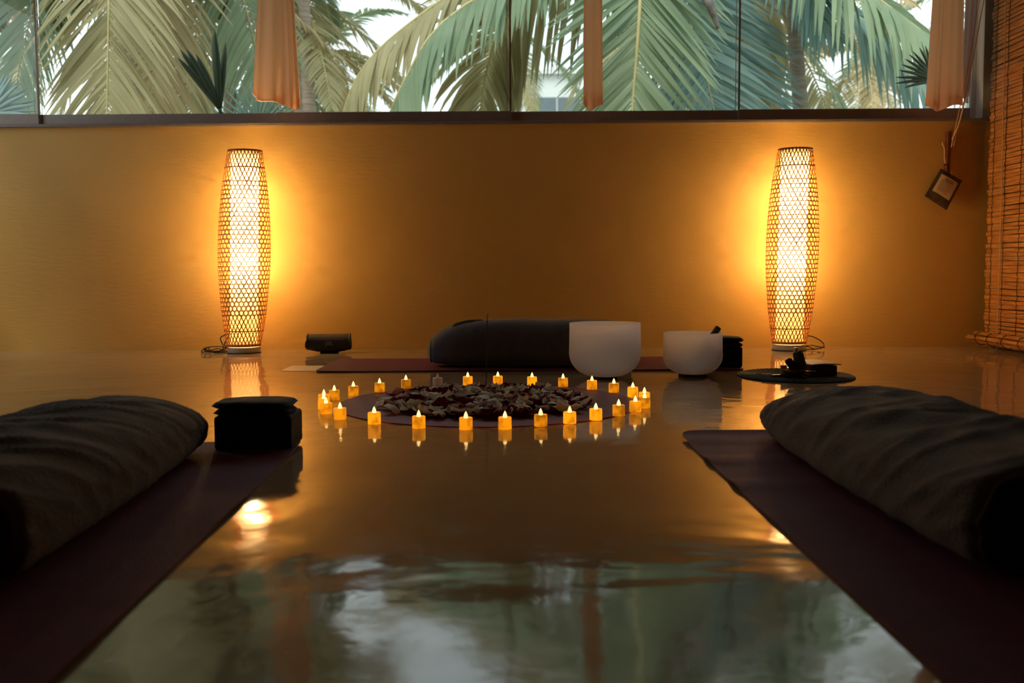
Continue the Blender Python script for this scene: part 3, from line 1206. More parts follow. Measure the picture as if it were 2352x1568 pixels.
m = MB()
m.grid(barrel, 48, 40, closeu=True)
for v in (0, 1):
    ring = [barrel(i / 48, v) for i in range(48)]
    m.add(ring, [tuple(range(48))])
m.build('speaker_body', M_spk, sp)
for s in (-1, 1):
    e = MB()
    e.tube([(s * sw * 0.47, -0.012, sh * 0.98), (s * sw * 0.475, -0.034, sh * 0.90), (s * sw * 0.462, -0.044, sh * 0.72), (s * sw * 0.49, -0.046, sh * 0.55),
            (s * sw * 0.497, -0.044, sh * 0.38), (s * sw * 0.48, -0.03, sh * 0.26), (s * sw * 0.45, 0, sh * 0.2)], 0.006, 10)
    e.build('end_bumper', M_spk2, sp)
MB().box(-sw * 0.20, sw * 0.20, -0.03, 0.03, 0.0, sh * 0.07).build('rubber_foot', M_spk2, sp, bevel=0.004)
if False:
    MB().tube([(-sw * 0.46, 0, sh * 0.95), (-sw * 0.3, 0, sh * 1.0), (0, 0, sh * 1.005), (sw * 0.3, 0, sh * 1.0), (sw * 0.46, 0, sh * 0.95)], 0.006, 8).build('handle', M_spk2, sp)


def extrude_text(body, size, depth, material, parent, name, mtx):
    cu = bpy.data.curves.new(name, 'FONT')
    cu.body = body
    cu.size = size
    cu.align_x = 'CENTER'
    cu.align_y = 'CENTER'
    cu.extrude = depth
    cu.offset = size * 0.02
    tmp = bpy.data.objects.new('tmp', cu)
    col.objects.link(tmp)
    dg = bpy.context.evaluated_depsgraph_get()
    me = bpy.data.meshes.new_from_object(tmp.evaluated_get(dg))
    bpy.data.objects.remove(tmp)
    me.materials.clear()
    me.materials.append(material)
    me.transform(mtx)
    o = bpy.data.objects.new(name, me)
    col.objects.link(o)
    o.parent = parent
    return o


extrude_text('JBL', 0.028, 0.0012, M_logo, sp, 'logo', Matrix.Translation((0.008, -0.0525, sh * 0.52)) @ Matrix.Rotation(R(90), 4, 'X') @ Matrix.Scale(1.25, 4, (1, 0, 0)))

# sheet of paper on the floor
M_paper = mat('white_card', (0.62, 0.55, 0.48), 0.35, (0.66, 0.6, 0.52), 6, spec=0.6)
q0, q1, q2, q3 = fl(643, 852), fl(735, 853), fl(745, 840), fl(672, 840)
m = MB()
m.add([q + Vector((0, 0, 0.0012)) for q in (q0, q1, q2, q3)] + [Vector((q.x, q.y, 0.0002)) for q in (q0, q1, q2, q3)],
      [(0, 1, 2, 3), (0, 4, 5, 1), (1, 5, 6, 2), (2, 6, 7, 3), (3, 7, 4, 0)], False)
tag(m.build('paper_sheet', M_paper), 'thin white sheet on the floor touching the far mat left end', 'paper')

# ------------------------------------------------------------------ round woven placemat and altar objects
pn, pf = fl(1827, 881), fl(1827, 849)
pcy = (pn.y + pf.y) / 2
pry = (pf.y - pn.y) / 2
prx = 130 / FPX * pcy
pcx = at(1827, 865, pcy).x
M_weave = mat('woven_black', (0.015, 0.018, 0.022), 0.7, (0.03, 0.034, 0.04), 60)
_n = M_weave.node_tree.nodes
_l = M_weave.node_tree.links
M_weave2 = mat('woven_grey', (0.055, 0.055, 0.055), 0.7, (0.08, 0.075, 0.07), 40)
pm = thing('placemat', 'round black woven placemat on the floor before the right lamp', 'placemat', (pcx, pcy, 0))
m = MB()
m.lathe([(0.001, 0.0), (0.99, 0.0), (1.0, 0.003), (0.985, 0.006), (0.001, 0.006)], 96)
o = m.build('woven_disc', M_weave, pm)
o.scale = (prx, pry, 1)
m = MB()
for k in range(1, 26):
    r = k / 26
    nn = 120
    m.tube([(prx * r * math.cos(2 * PI * i / nn), pry * r * math.sin(2 * PI * i / nn), 0.0065 + (0.0016 if i % 2 else 0)) for i in range(nn)], 0.0016, 4, close=True)
m.build('braid_rows', M_weave2 if False else M_weave, pm)
for k in range(7):
    fm = MB()
    a = k * 2 * PI / 7 + 0.3
    cx_, cy_ = prx * 0.62 * math.cos(a), pry * 0.62 * math.sin(a)
    for r in (0.016, 0.008):
        fm.lathe([(r - 0.004, 0), (r, 0.001), (r - 0.004, 0.002)], 20, (cx_, cy_, 0.0075), cap0=False, cap1=False)
        fm.lathe([(0.02 if r > .01 else 0.005, 0), (0.001, 0.0008)], 16, (cx_, cy_, 0.0076), cap0=False)
    fm.build('flower_motif', M_weave2, pm)

M_bowlwood = mat('bowl_wood', (0.16, 0.075, 0.03), 0.4, (0.24, 0.12, 0.05), 14, (1, 1, 5), coat=0.2)
wb = fl(1829, 872)
wbc = Vector((wb.x, wb.y + 0.035, 0.008))
wr_ = 26.5 / FPX * wbc.y
wh = at(1829, 847, wbc.y).z - 0.008
wbowl = thing('wooden_bowl', 'small brown wooden bowl on the placemat holding herb bundles', 'bowl', wbc)
MB().lathe([(wr_ * 0.45, 0), (wr_ * 0.55, 0.002), (wr_ * 0.8, wh * 0.30), (wr_ * 0.97, wh * 0.7), (wr_, wh), (wr_ * 0.93, wh), (wr_ * 0.85, wh * 0.7),
            (wr_ * 0.6, wh * 0.3), (0.001, wh * 0.22)], 40).build('bowl_body', M_bowlwood, wbowl)
MB().box(wr_ * 0.85, wr_ * 1.9, -0.012, 0.012, wh * 0.55, wh * 0.75).build('handle', M_bowlwood, wbowl, bevel=0.003)
M_sage = mat('smudge_bundle', (0.055, 0.055, 0.05), 0.95, (0.11, 0.11, 0.10), 60, bump=0.8, bscale=90)
M_char = mat('charred_end', (0.01, 0.01, 0.01), 0.95, (0.02, 0.018, 0.016), 60, bump=0.8, bscale=90)
M_thread = mat('cotton_thread', (0.30, 0.26, 0.22), 0.9, (0.36, 0.3, 0.26), 20)


def herb_bundle(label, p0, p1, r, material, roundtip):
    root = thing('herb_bundle', label, 'herb bundle')
    d_ = (p1 - p0)
    L = d_.length
    q = d_.to_track_quat('Z', 'Y').to_matrix().to_4x4()
    mt = Matrix.Translation(p0) @ q
    m = MB()

    def f(u, v):
        a = 2 * PI * u
        e = 1.0
        if v > 0.85 and roundtip:
            e = math.sqrt(max(0.0, 1 - ((v - 0.85) / 0.15) ** 2))
        elif v > 0.96:
            e = 0.9
        if v < 0.06:
            e = 0.8
        rr = r * e * (1 + 0.10 * noise.noise(Vector((3 * math.cos(a), 3 * math.sin(a), v * 12 + r * 99))) + 0.05 * math.sin(v * 60 + a * 3))
        return mt @ Vector((rr * math.cos(a), rr * math.sin(a), v * L))
    m.grid(f, 28, 30, closeu=True)
    m.add([f(i / 28, 1) for i in range(28)], [tuple(range(28))])
    m.add([f(i / 28, 0) for i in range(28)], [tuple(reversed(range(28)))])
    m.build('leaf_bundle', material, root)
    tt = MB()
    tt.tube([mt @ Vector((r * 1.06 * math.cos(t * 0.6), r * 1.06 * math.sin(t * 0.6), L * (0.08 + 0.8 * t / 60))) for t in range(61)], 0.0007, 5)
    tt.build('binding_thread', M_thread if not roundtip else material, root)
    return root


herb_bundle('large dark sage bundle leaning upright in the wooden bowl', at(1843, 851, wbc.y), at(1832, 808, wbc.y + 0.01), 11.5 / FPX * wbc.y, M_sage, False)
herb_bundle('small dark round tipped bundle leaning left in the wooden bowl', at(1829, 853, wbc.y - 0.012), at(1808, 824, wbc.y - 0.012), 8.5 / FPX * wbc.y, M_char, True)
# amber bottle with white cap
M_amber = mat('pale_glass', (0.55, 0.33, 0.16), 0.12, (0.6, 0.38, 0.18), 6, trans=0.6)
M_white = mat('white_plastic', (0.70, 0.66, 0.62), 0.4, (0.74, 0.7, 0.66), 6)
bt = fl(1826, 858)
bo = thing('dropper_bottle', 'small glass bottle with white cap behind the wooden bowl', 'bottle', (at(1827.5, 815, wbc.y + 0.06).x, wbc.y + 0.06, 0.008))
by = wbc.y + 0.06
zc0 = at(1828, 820, by).z - 0.008
zc1 = at(1828, 798, by).z - 0.008
MB().lathe([(0.014, 0), (0.016, 0.002), (0.016, zc0 * 0.7), (0.010, zc0 * 0.86), (0.008, zc0)], 24).build('glass_body', M_amber, bo)
MB().lathe([(0.0095, zc0 * 0.97), (0.0095, zc1 - 0.002), (0.0085, zc1)], 24).build('cap', M_white, bo)
jc = at(1799.5, 858, wbc.y + 0.03)
jr = fl(1800, 857)
MB_ = MB()
jo = thing('white_jar', 'small white pot on the placemat left of the wooden bowl', 'jar', (jc.x, wbc.y + 0.03, 0.008))
jh = at(1800, 838, wbc.y + 0.03).z - 0.008
MB().lathe([(0.011, 0), (0.012, 0.001), (0.012, jh * 0.72), (0.011, jh * 0.74)], 24).build('pot', M_white, jo)
MB().lathe([(0.0125, jh * 0.74), (0.0125, jh - 0.001), (0.0115, jh)], 24).build('lid', M_white, jo)
# box with a card on top
M_redbox = mat('deep_red_card', (0.10, 0.022, 0.014), 0.6, (0.13, 0.03, 0.018), 14)
M_tan = mat('tan_card', (0.50, 0.33, 0.18), 0.6, (0.56, 0.38, 0.22), 10)
xb0 = fl(1862, 856)
xb1 = fl(1920, 853)
bxy = wbc.y + 0.06
bh = at(1900, 839, bxy).z - 0.008
bxw = (at(1920, 850, bxy).x - at(1858, 850, bxy).x)
bxm = (at(1920, 850, bxy).x + at(1858, 850, bxy).x) / 2
rb_ = MB().box(-bxw / 2, bxw / 2, -0.0, 0.13, 0, bh).build('card_box', M_redbox, bevel=0.0015)
rb_.location = (bxm, bxy - 0.02, 0.008)
rb_.rotation_euler = (0, 0, R(4))
tag(rb_, 'deep red closed box on the placemat right of the wooden bowl', 'box')
nb = MB()
nb.grid(lambda u, v: Vector(((u - 0.5) * (bxw + 0.018), v * 0.16 - 0.012, 0.003 + 0.004 * math.sin(PI * u) + 0.004 * v)), 12, 6)
no = nb.build('booklet', M_tan, solid=0.003)
no.location = (bxm + 0.004, bxy - 0.02, 0.008 + bh + 0.001)
no.rotation_euler = (0, 0, R(8))
tag(no, 'tan booklet lying on top of the deep red box', 'booklet')
# palo santo stick across the mat
ps = MB().box(-0.03, 0.02, -0.006, 0.006, 0, 0.010).build('wood_stick', M_bowlwood, bevel=0.002)
ps.location = (at(1803, 858, wbc.y - 0.01).x, wbc.y + 0.0, 0.008)
ps.location.x = wbc.x - wr_ * 0.55 - 0.038
ps.rotation_euler = (0, 0, R(20))
tag(ps, 'short brown wood stick on the placemat against the wooden bowl', 'wood stick')

# ------------------------------------------------------------------ curtains
M_curtain = leafy('peach_voile', (0.92, 0.60, 0.44), (0.95, 0.66, 0.50), 0.70)
M_curtain2 = leafy('grey_voile', (0.70, 0.62, 0.62), (0.75, 0.67, 0.66), 0.66)


def curtain(label, Y, top, bot, ztop, folds, depth, material, seed, twist=0.0):
    """top=(xl,xr) at ztop..; bot=((xl,z),(xr,z)) world"""
    root = thing('curtain', label, 'curtain', ((bot[0][0] + bot[1][0]) / 2, Y, bot[0][1]))
    ox = root.location.copy()
    m = MB()

    def f(u, v):
        # u around a flattened, pleated tube; v downwards
        a = 2 * PI * u
        e = v ** 0.8
        xl = top[0] + (bot[0][0] - top[0]) * e
        xr = top[1] + (bot[1][0] - top[1]) * e
        zb = bot[0][1] + (bot[1][1] - bot[0][1]) * (0.5 + 0.5 * math.cos(a + PI) if True else 0)
        cx_ = (xl + xr) / 2
        hw = (xr - xl) / 2
        pl_ = 1 + 0.10 * math.sin(a * folds + seed + v * 0.8) + 0.05 * math.sin(a * (folds * 2 + 1) + v * 2)
        x = cx_ - hw * math.cos(a) * (0.92 + 0.08 * math.sin(a * folds + seed))
        y = depth * math.sin(a) * pl_ * (0.55 + 0.45 * v) + 0.012 * math.sin(a * folds * 1.5 + seed)
        z = ztop + (zb - ztop) * v + 0.012 * math.sin(a * 3 + seed) * v ** 6 + (0.022 * math.sin(a) * v ** 8)
        return Vector((x, Y + y, z)) - ox
    m.grid(f, 96, 60, closeu=True)
    m.build('cloth', material, root)
    h = MB()
    h.tube([f(i / 96, 1.0) for i in range(96)], 0.0022, 5, close=True)
    h.grid(lambda u, v: f(u, 0.965 + 0.035 * v) * 1.0 + Vector((0, 0, 0)), 96, 2, closeu=True)
    hh = h.build('hem', material, root)
    return root


CY = WALL_Y - 0.10
Z = lambda px, py: at(px, py, CY)
ztop = HEAD_Z - 0.02


def extrap(p0, p1):
    """x at ztop along the line seen in the photo"""
    t = (ztop - p1.z) / (p0.z - p1.z)
    return p1.x + (p0.x - p1.x) * t * 0.35 + (p0.x - p1.x) * 0.65


for lab, tl, tr2, bl_, br_, fo, dp, mt_, sd in (
        ('peach sheer curtain flaring to its hem above the left lamp', (602, 0), (668, 0), (578, 218), (692, 247), 5, 0.05, M_curtain, 0.4),
        ('narrow gathered peach sheer curtain near the middle of the window', (1341, 0), (1384, 0), (1340, 243), (1387, 238), 3, 0.035, M_curtain, 2.0),
        ('peach sheer curtain beside the bamboo blind at the right', (2152, 0), (2212, 0), (2128, 246), (2212, 236), 4, 0.05, M_curtain, 1.1)):
    A, B, C_, D_ = Z(*tl), Z(*tr2), Z(*bl_), Z(*br_)
    curtain(lab, CY, (extrap(A, C_), extrap(B, D_)), ((C_.x, C_.z), (D_.x, D_.z)), ztop, fo, dp, mt_, sd)
A, B, C_, D_ = (at(*q, CY + 0.06) for q in ((2218, 0), (2256, 0), (2206, 225), (2222, 225)))
curtain('greyish sheer curtain panel between peach curtain and bamboo blind', CY + 0.05, (extrap(A, C_), min(XR - 0.06, extrap(B, D_))), ((C_.x, C_.z), (D_.x, D_.z)), ztop, 3, 0.02, M_curtain2, 4.0)
struct(MB().tube([(XL + 0.02, CY, ztop + 0.02), (XR - 0.02, CY, ztop + 0.02)], 0.009, 10).build('trim_4', M_alu))

# ------------------------------------------------------------------ bamboo blind
def blind_material():
    m = mat('bamboo_blind', (0.34, 0.12, 0.022), 0.5, (0.66, 0.31, 0.09), 3.0, (1, 2.2, 46), spec=0.35)
    return m


M_blind = blind_material()
M_cord = mat('cotton_cord', (0.62, 0.42, 0.24), 0.8, (0.68, 0.48, 0.28), 30)
BXX = XR - 0.072
BY1 = 5.545
BY0 = 3.6
bl = thing('bamboo_blind', 'brown bamboo slat blind hanging along the right wall', 'blind', (BXX, 4.5, 0))
m = MB()
z = 0.065
while z < 2.62:
    hsl = random.uniform(0.014, 0.024)
    y1 = BY1 + random.uniform(-0.012, 0.012)
    tl = random.uniform(-0.004, 0.004)
    th = random.uniform(0.003, 0.005)
    xo = random.uniform(-0.002, 0.002)
    nseg = 14
    vs_ = []
    sd = random.random() * 50
    for i in range(nseg + 1):
        t = i / nseg
        y = y1 + (BY0 - y1) * t
        zz = z + tl * (t - 0.1) * 2 + 0.0035 * noise.noise(Vector((t * 6, sd, 0)))
        h2 = hsl * (0.94 + 0.1 * noise.noise(Vector((t * 9, sd, 4))))
        xx = xo + 0.002 * noise.noise(Vector((t * 4, sd, 9)))
        vs_ += [(xx - th / 2, y - 4.5, zz), (xx + th / 2, y - 4.5, zz), (xx + th / 2, y - 4.5, zz + h2), (xx - th / 2, y - 4.5, zz + h2)]
    fs = []
    for i in range(nseg):
        a, b = i * 4, i * 4 + 4
        for k in range(4):
            fs.append((a + k, a + (k + 1) % 4, b + (k + 1) % 4, b + k))
    fs += [(3, 2, 1, 0), (nseg * 4, nseg * 4 + 1, nseg * 4 + 2, nseg * 4 + 3)]
    m.add(vs_, fs, False)
    z += hsl + random.choice((0.001, 0.002, 0.003, 0.005))
m.build('slats', M_blind, bl)
for px in (2271, 2298, 2333, 2372, 2420):
    yy = FPX * BXX / (px - 1176 - 18)
    pts = []
    zz = 0.05
    k = 0
    while zz < 2.62:
        pts.append((-0.006 + (0.002 if k % 2 else -0.001), yy - 4.5 + random.uniform(-0.006, 0.006), zz))
        zz += 0.018
        k += 1
    MB().tube(pts, 0.0016, 5).build('stitch_cord', M_black_cable, bl)
# bottom: a few slats rolled out into the room
bm_ = MB()
for k, (dx, zz, dy) in enumerate(((-0.050, 0.082, 0.02), (-0.075, 0.060, 0.05), (-0.055, 0.040, 0.03), (-0.020, 0.070, 0.0), (-0.03, 0.03, 0.0))):
    mt_ = Matrix.Translation((dx, 0, zz)) @ Matrix.Rotation(R(50 if k < 2 else -20), 4, 'Y')
    bm_.box(-0.002, 0.002, BY0 - 4.5, min(BY1 + dy, WALL_Y - 0.01) - 4.5, -0.011, 0.011, mt_)
bm_.build('bottom_slats', M_blind, bl)
hk = MB()
for px in (2271, 2298, 2333, 2372):
    yy = FPX * BXX / (px - 1194) - 4.5
    hk.tube(catmull([(-0.01, yy, 0.09), (-0.06, yy + 0.01, 0.085), (-0.085, yy - 0.01, 0.05), (-0.06, yy - 0.03, 0.022), (-0.03, yy - 0.04, 0.03)], 14), 0.0022, 5)
hk.build('cord_ends', M_black_cable, bl)
ca_ = at(2310, 0, 5.25)
pc = []
for px, py, X in ((2312, -60, BXX - 0.02), (2306, 200, BXX - 0.02), (2300, 480, BXX - 0.022), (2291, 760, BXX - 0.05), (2286, 785, BXX - 0.09), (2290, 800, BXX - 0.07)):
    d_ = ray(px, py)
    p_ = Vector((0, 0, CAM_H)) + d_ * (X / d_.x)
    p_.z = max(p_.z, 0.006)
    pc.append(p_ - Vector((BXX, 4.5, 0)))
MB().tube(catmull(pc, 40), 0.0026, 6).build('pull_cord', M_cord, bl)

# ------------------------------------------------------------------ wall cleat, cords, hanging packet
WY = WALL_Y - 0.004
cl = thing('cord_cleat', 'dark red wooden cleat fixed to the wall beneath the curtain cords', 'cleat')
M_redwood = mat('red_wood', (0.13, 0.028, 0.014), 0.45, (0.18, 0.04, 0.02), 14, (1, 1, 4))
c0, c1 = at(2180, 302, WALL_Y - 0.03), at(2176, 395, WALL_Y - 0.03)
mt_ = Matrix.Translation((c0 + c1) / 2) @ Matrix.Rotation(math.atan2(c0.x - c1.x, c0.z - c1.z), 4, 'Y')
hl_ = (c0 - c1).length / 2
MB().box(-0.011, 0.011, -0.012, 0.027, -hl_, hl_, mt_).build('cleat_bar', M_redwood, cl, bevel=0.003)
hq = at(2164, 330, WALL_Y)
MB().tube(catmull([(hq.x + 0.03, WALL_Y - 0.012, hq.z + 0.004), (hq.x, WALL_Y - 0.02, hq.z + 0.006), (hq.x - 0.005, WALL_Y - 0.02, hq.z - 0.004),
                   (hq.x + 0.006, WALL_Y - 0.02, hq.z - 0.03), (hq.x + 0.008, WALL_Y - 0.02, hq.z - 0.09), (hq.x + 0.016, WALL_Y - 0.03, hq.z - 0.12)], 24), 0.004, 8).build('hook', M_cord, cl)
cords = MB()
for k, (x0_, y0_, x1_, y1_) in enumerate(((2250, 0, 2185, 338), (2262, -10, 2190, 335), (2215, 235, 2187, 320))):
    a_, b_ = at(x0_, y0_, WALL_Y - 0.16), at(x1_, y1_, WALL_Y - 0.05)
    md = (a_ + b_) / 2 + Vector((0.006, 0, -0.01))
    if k < 2:
        up = a_ + (a_ - b_) * 0.75
        up.x = min(up.x, XR - 0.02)
        if up.z > HEAD_Z - 0.03:
            s_ = (HEAD_Z - 0.03 - b_.z) / (up.z - b_.z)
            up = b_ + (up - b_) * s_
        cords.tube(catmull([up, a_, md, b_], 30), 0.0026, 6)
    else:
        cords.tube(catmull([a_, md, b_], 20), 0.004, 6)
tag(cords.build('looped_rope', M_cord), 'pale cords running down past the curtain to the wall cleat', 'cord')

pk = thing('packet', 'small clear and black packet with pale label hanging tilted from the cleat', 'packet')
M_packet = mat('dark_packet', (0.035, 0.026, 0.02), 0.30, (0.09, 0.065, 0.045), 35, bump=0.5, bscale=80, spec=0.6)
M_label = mat('packet_label', (0.70, 0.56, 0.38), 0.5, (0.76, 0.61, 0.42), 20)
M_ink = mat('packet_print', (0.08, 0.04, 0.03), 0.6, (0.1, 0.05, 0.04), 20)
pcn = [at(2161, 387, WALL_Y - 0.03), at(2210, 415, WALL_Y - 0.03), at(2174, 482, WALL_Y - 0.03), at(2124, 450, WALL_Y - 0.03)]


def pkpt(u, v, o_):
    p_ = (pcn[0] * (1 - u) + pcn[1] * u) * (1 - v) + (pcn[3] * (1 - u) + pcn[2] * u) * v
    k_ = max(0, 1 - (2 * u - 1) ** 4) * max(0, 1 - (2 * v - 1) ** 4)
    return Vector((p_.x, p_.y + o_ * (0.002 + 0.012 * k_) + 0.002 * noise.noise(Vector((u * 5, v * 5, o_))), p_.z))


m = MB()
m.grid(lambda u, v: pkpt(u, v, -1), 16, 20)
m.grid(lambda u, v: pkpt(1 - u, v, 1), 16, 20)
m.build('pouch', M_packet, pk)
m = MB()
m.grid(lambda u, v: pkpt(0.12 + 0.76 * u, 0.14 + 0.60 * v, -1) + Vector((0, -0.0015, 0)), 8, 8)
m.build('paper_label', M_label, pk)
m = MB()
for k in range(9):
    v0 = 0.20 + k * 0.052
    ua, ub = (0.34, 0.72) if k < 2 else (0.24, random.uniform(0.64, 0.76))
    m.grid(lambda u, v: pkpt(ua + (ub - ua) * u, v0 + (0.022 if k < 2 else 0.010) * v, -1) + Vector((0, -0.0025, 0)), 6, 1)
m.build('printed_lines', M_ink, pk)
tp_ = at(2172, 385, WALL_Y - 0.045)
MB().tube(catmull([tp_ + Vector((-0.01, 0, 0.012)), tp_ + Vector((0.004, 0, 0.02)), tp_ + Vector((0.012, 0, 0.0)), (pcn[0] + pcn[1]) / 2 + Vector((-0.01, -0.004, -0.004))], 16), 0.003, 6).build('tie', M_black, pk)

# ------------------------------------------------------------------ palms outside
LEAF = {
    'green': leafy('frond_green', (0.17, 0.25, 0.15), (0.29, 0.36, 0.22), 0.35),
    'olive': leafy('frond_olive', (0.27, 0.25, 0.13), (0.42, 0.37, 0.20), 0.35),
    'straw': leafy('frond_straw', (0.38, 0.31, 0.17), (0.52, 0.41, 0.22), 0.35),
    'blue': leafy('frond_blue', (0.14, 0.25, 0.23), (0.25, 0.35, 0.32), 0.35),
    'shade': leafy('frond_painted_shade', (0.06, 0.085, 0.035), (0.10, 0.12, 0.05), 0.25),  # canopy shade put into the frond colour
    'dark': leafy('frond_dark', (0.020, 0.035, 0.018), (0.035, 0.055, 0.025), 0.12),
}
M_rachis = mat('frond_rachis', (0.40, 0.34, 0.14), 0.5, (0.48, 0.40, 0.18), 6)
M_trunk = mat('palm_trunk', (0.22, 0.17, 0.13), 0.9, (0.36, 0.29, 0.23), 5, (1, 1, 9), bump=0.6, bscale=12)


def frond(root, pts, N0, n, Lmax, width, ang0, ang1, droop, leafmat, name='frond', base_gap=0.10, rach=0.018, jitter=0.10, sides=(1, -1), origin=None):
    """pts: rachis path; N0 upper face normal; leaflets n per side"""
    org = origin or Vector((0, 0, 0))
    path = catmull(pts, 60)
    lens = [0]
    for a, b in zip(path, path[1:]):
        lens.append(lens[-1] + (b - a).length)
    tot = lens[-1]
    m = MB()

    def pos(t):
        s = t * tot
        for i in range(60):
            if lens[i + 1] >= s:
                k = (s - lens[i]) / max(1e-6, lens[i + 1] - lens[i])
                return path[i].lerp(path[i + 1], k), (path[i + 1] - path[i]).normalized()
        return path[-1], (path[-1] - path[-2]).normalized()
    for i in range(n):
        t = base_gap + (1 - base_gap) * (i + 0.5) / n
        p, T = pos(t)
        N = (N0 - T * N0.dot(T)).normalized()
        S = T.cross(N)
        prof = math.sin(PI * min(1, 0.18 + 0.80 * t)) ** 0.6
        for sd in sides:
            L = Lmax * prof * random.uniform(0.88, 1.08)
            a = R(ang0 + (ang1 - ang0) * t) * random.uniform(1 - jitter, 1 + jitter)
            d_ = (T * math.cos(a) + S * sd * math.sin(a) + N * random.uniform(-0.06, 0.12)).normalized()
            seg = 5
            q = p.copy()
            pts_ = [q.copy()]
            for k in range(seg):
                d_ = (d_ + Vector((0, 0, -droop * (k + 0.4) / seg * random.uniform(0.85, 1.15)))).normalized()
                q = q + d_ * (L / seg)
                pts_.append(q.copy())
            wv = T.cross(N) * 0 + (T - d_ * T.dot(d_))
            if wv.length < 0.1:
                wv = N.cross(d_)
            wv = (wv.normalized() * 0.8 + N * random.uniform(-0.5, 0.5)).normalized()
            vs_ = []
            for k, q in enumerate(pts_):
                w_ = width * (0.45, 1.0, 1.0, 0.85, 0.55, 0.06)[k] / 2
                vs_ += [q - wv * w_ - org, q + wv * w_ - org]
            m.add(vs_, [(2 * k, 2 * k + 1, 2 * k + 3, 2 * k + 2) for k in range(seg)])
    leaf = m.build(name, leafmat, root)
    rr = MB()
    rr.tube([p_ - org for p_ in path[::3]], rach, 6, [rach * (1 - 0.75 * i / 20) for i in range(21)])
    rr.build('rachis', M_rachis, leaf)
    return leaf


def palm(label, crown, base_x, fronds, hero=(), tr_r=0.13, seed=0, group=None, ground=-0.3, FL=3.0, mats=('olive', 'green', 'straw'), nleaf=44, dirs=None):
    root = thing('coconut_palm', label, 'palm tree', (base_x, crown.y, ground), 0, group)
    org = root.location.copy()
    base = Vector((base_x, crown.y, ground))
    pts = catmull([base - org, (base + crown) / 2 + Vector((0.1 * math.sin(seed), 0, 0)) - org, crown - org], 20)
    m = MB()
    m.tube(pts, tr_r, 14, [tr_r * (1.25 - 0.35 * i / 20) * (1 + 0.05 * (i % 2)) for i in range(21)])
    m.build('trunk', M_trunk, root)
    rnd = random.Random(seed)
    for k in range(fronds):
        az = 2 * PI * (k + rnd.uniform(-0.3, 0.3)) / fronds * 1.0 + seed
        if dirs:
            az = R(rnd.uniform(*dirs))
        el = R(rnd.choice((60, 40, 20, 0, -25, -45)) + rnd.uniform(-8, 8))
        L = FL * rnd.uniform(0.85, 1.1)
        d0 = Vector((math.cos(az) * math.cos(el), math.sin(az) * math.cos(el), math.sin(el)))
        p = crown.copy()
        path = [p.copy()]
        d_ = d0.copy()
        for s in range(5):
            p = p + d_ * L / 5
            d_ = (d_ + Vector((0, 0, -0.26))).normalized()
            path.append(p.copy())
        N = Vector((0, 0, 1)) - d0 * d0.z
        if N.length < 0.2:
            N = Vector((-math.cos(az), -math.sin(az), 0.3))
        if d0.z < -0.3:
            N = Vector((math.cos(az), math.sin(az), 0.6))
        frond(root, path, N.normalized(), nleaf, 0.62 * FL / 3, 0.045, 62, 38, 0.22, LEAF[rnd.choice(mats)], origin=org, rach=0.02)
    for h_ in hero:
        frond(root, origin=org, **h_)
    return root


def pa(lst, Y, dy=0.0):
    return [at(x, y, Y + dy * i) for i, (x, y) in enumerate(lst)]


NC = Vector((0.05, -1, 0.15)).normalized()
# the near palm right of centre: its fronds fill the middle panes
crA = at(1590, -200, 9.5)
palm('near coconut palm whose broad green fronds hang over the middle panes', crA, crA.x + 0.35, 0, hero=[
    dict(pts=[crA, at(1420, -160, 9.0), at(1220, -75, 8.7), at(1018, 51, 8.5), at(930, 184, 8.4), at(885, 290, 8.4), at(850, 400, 8.4)], N0=Vector((-0.55, -0.6, 0.5)).normalized(),
         n=120, Lmax=1.0, width=0.05, ang0=66, ang1=40, droop=0.25, leafmat=LEAF['green'], rach=0.024, sides=(-1,)),
    dict(pts=[crA, at(1370, -170, 9.2), at(1120, -65, 8.9), at(930, 62, 8.8), at(831, 160, 8.7), at(785, 270, 8.7), at(760, 400, 8.7)], N0=Vector((-0.55, -0.6, 0.5)).normalized(),
         n=110, Lmax=0.95, width=0.05, ang0=66, ang1=40, droop=0.35, leafmat=LEAF['olive'], rach=0.022, sides=(-1,)),
    dict(pts=[crA, at(1420, -130, 9.3), at(1240, -35, 9.2), at(1150, 60, 9.2), at(1110, 200, 9.2), at(1100, 330, 9.2)], N0=Vector((0.5, -0.8, 0.3)).normalized(),
         n=76, Lmax=1.0, width=0.05, ang0=58, ang1=36, droop=0.3, leafmat=LEAF['olive'], rach=0.022),
    dict(pts=[crA, at(1500, -190, 8.6), at(1475, -60, 8.3), at(1468, 40, 8.2), at(1460, 150, 8.2), at(1452, 255, 8.2), at(1448, 420, 8.2)], N0=NC,
         n=96, Lmax=1.0, width=0.042, ang0=52, ang1=40, droop=0.05, leafmat=LEAF['green'], rach=0.026),
    dict(pts=[crA, at(1560, -180, 9.4), at(1590, -30, 9.2), at(1637, 85, 9.1), at(1691, 207, 9.1), at(1730, 330, 9.1)], N0=Vector((0.2, -1, 0.1)).normalized(),
         n=90, Lmax=0.95, width=0.038, ang0=58, ang1=42, droop=0.1, leafmat=LEAF['blue'], rach=0.018),
    dict(pts=[crA, at(1530, -200, 8.9), at(1550, -60, 8.8), at(1600, 100, 8.8), at(1640, 250, 8.8), at(1660, 380, 8.8)], N0=NC,
         n=80, Lmax=0.9, width=0.038, ang0=60, ang1=42, droop=0.1, leafmat=LEAF['blue'], rach=0.012),
], tr_r=0.065)

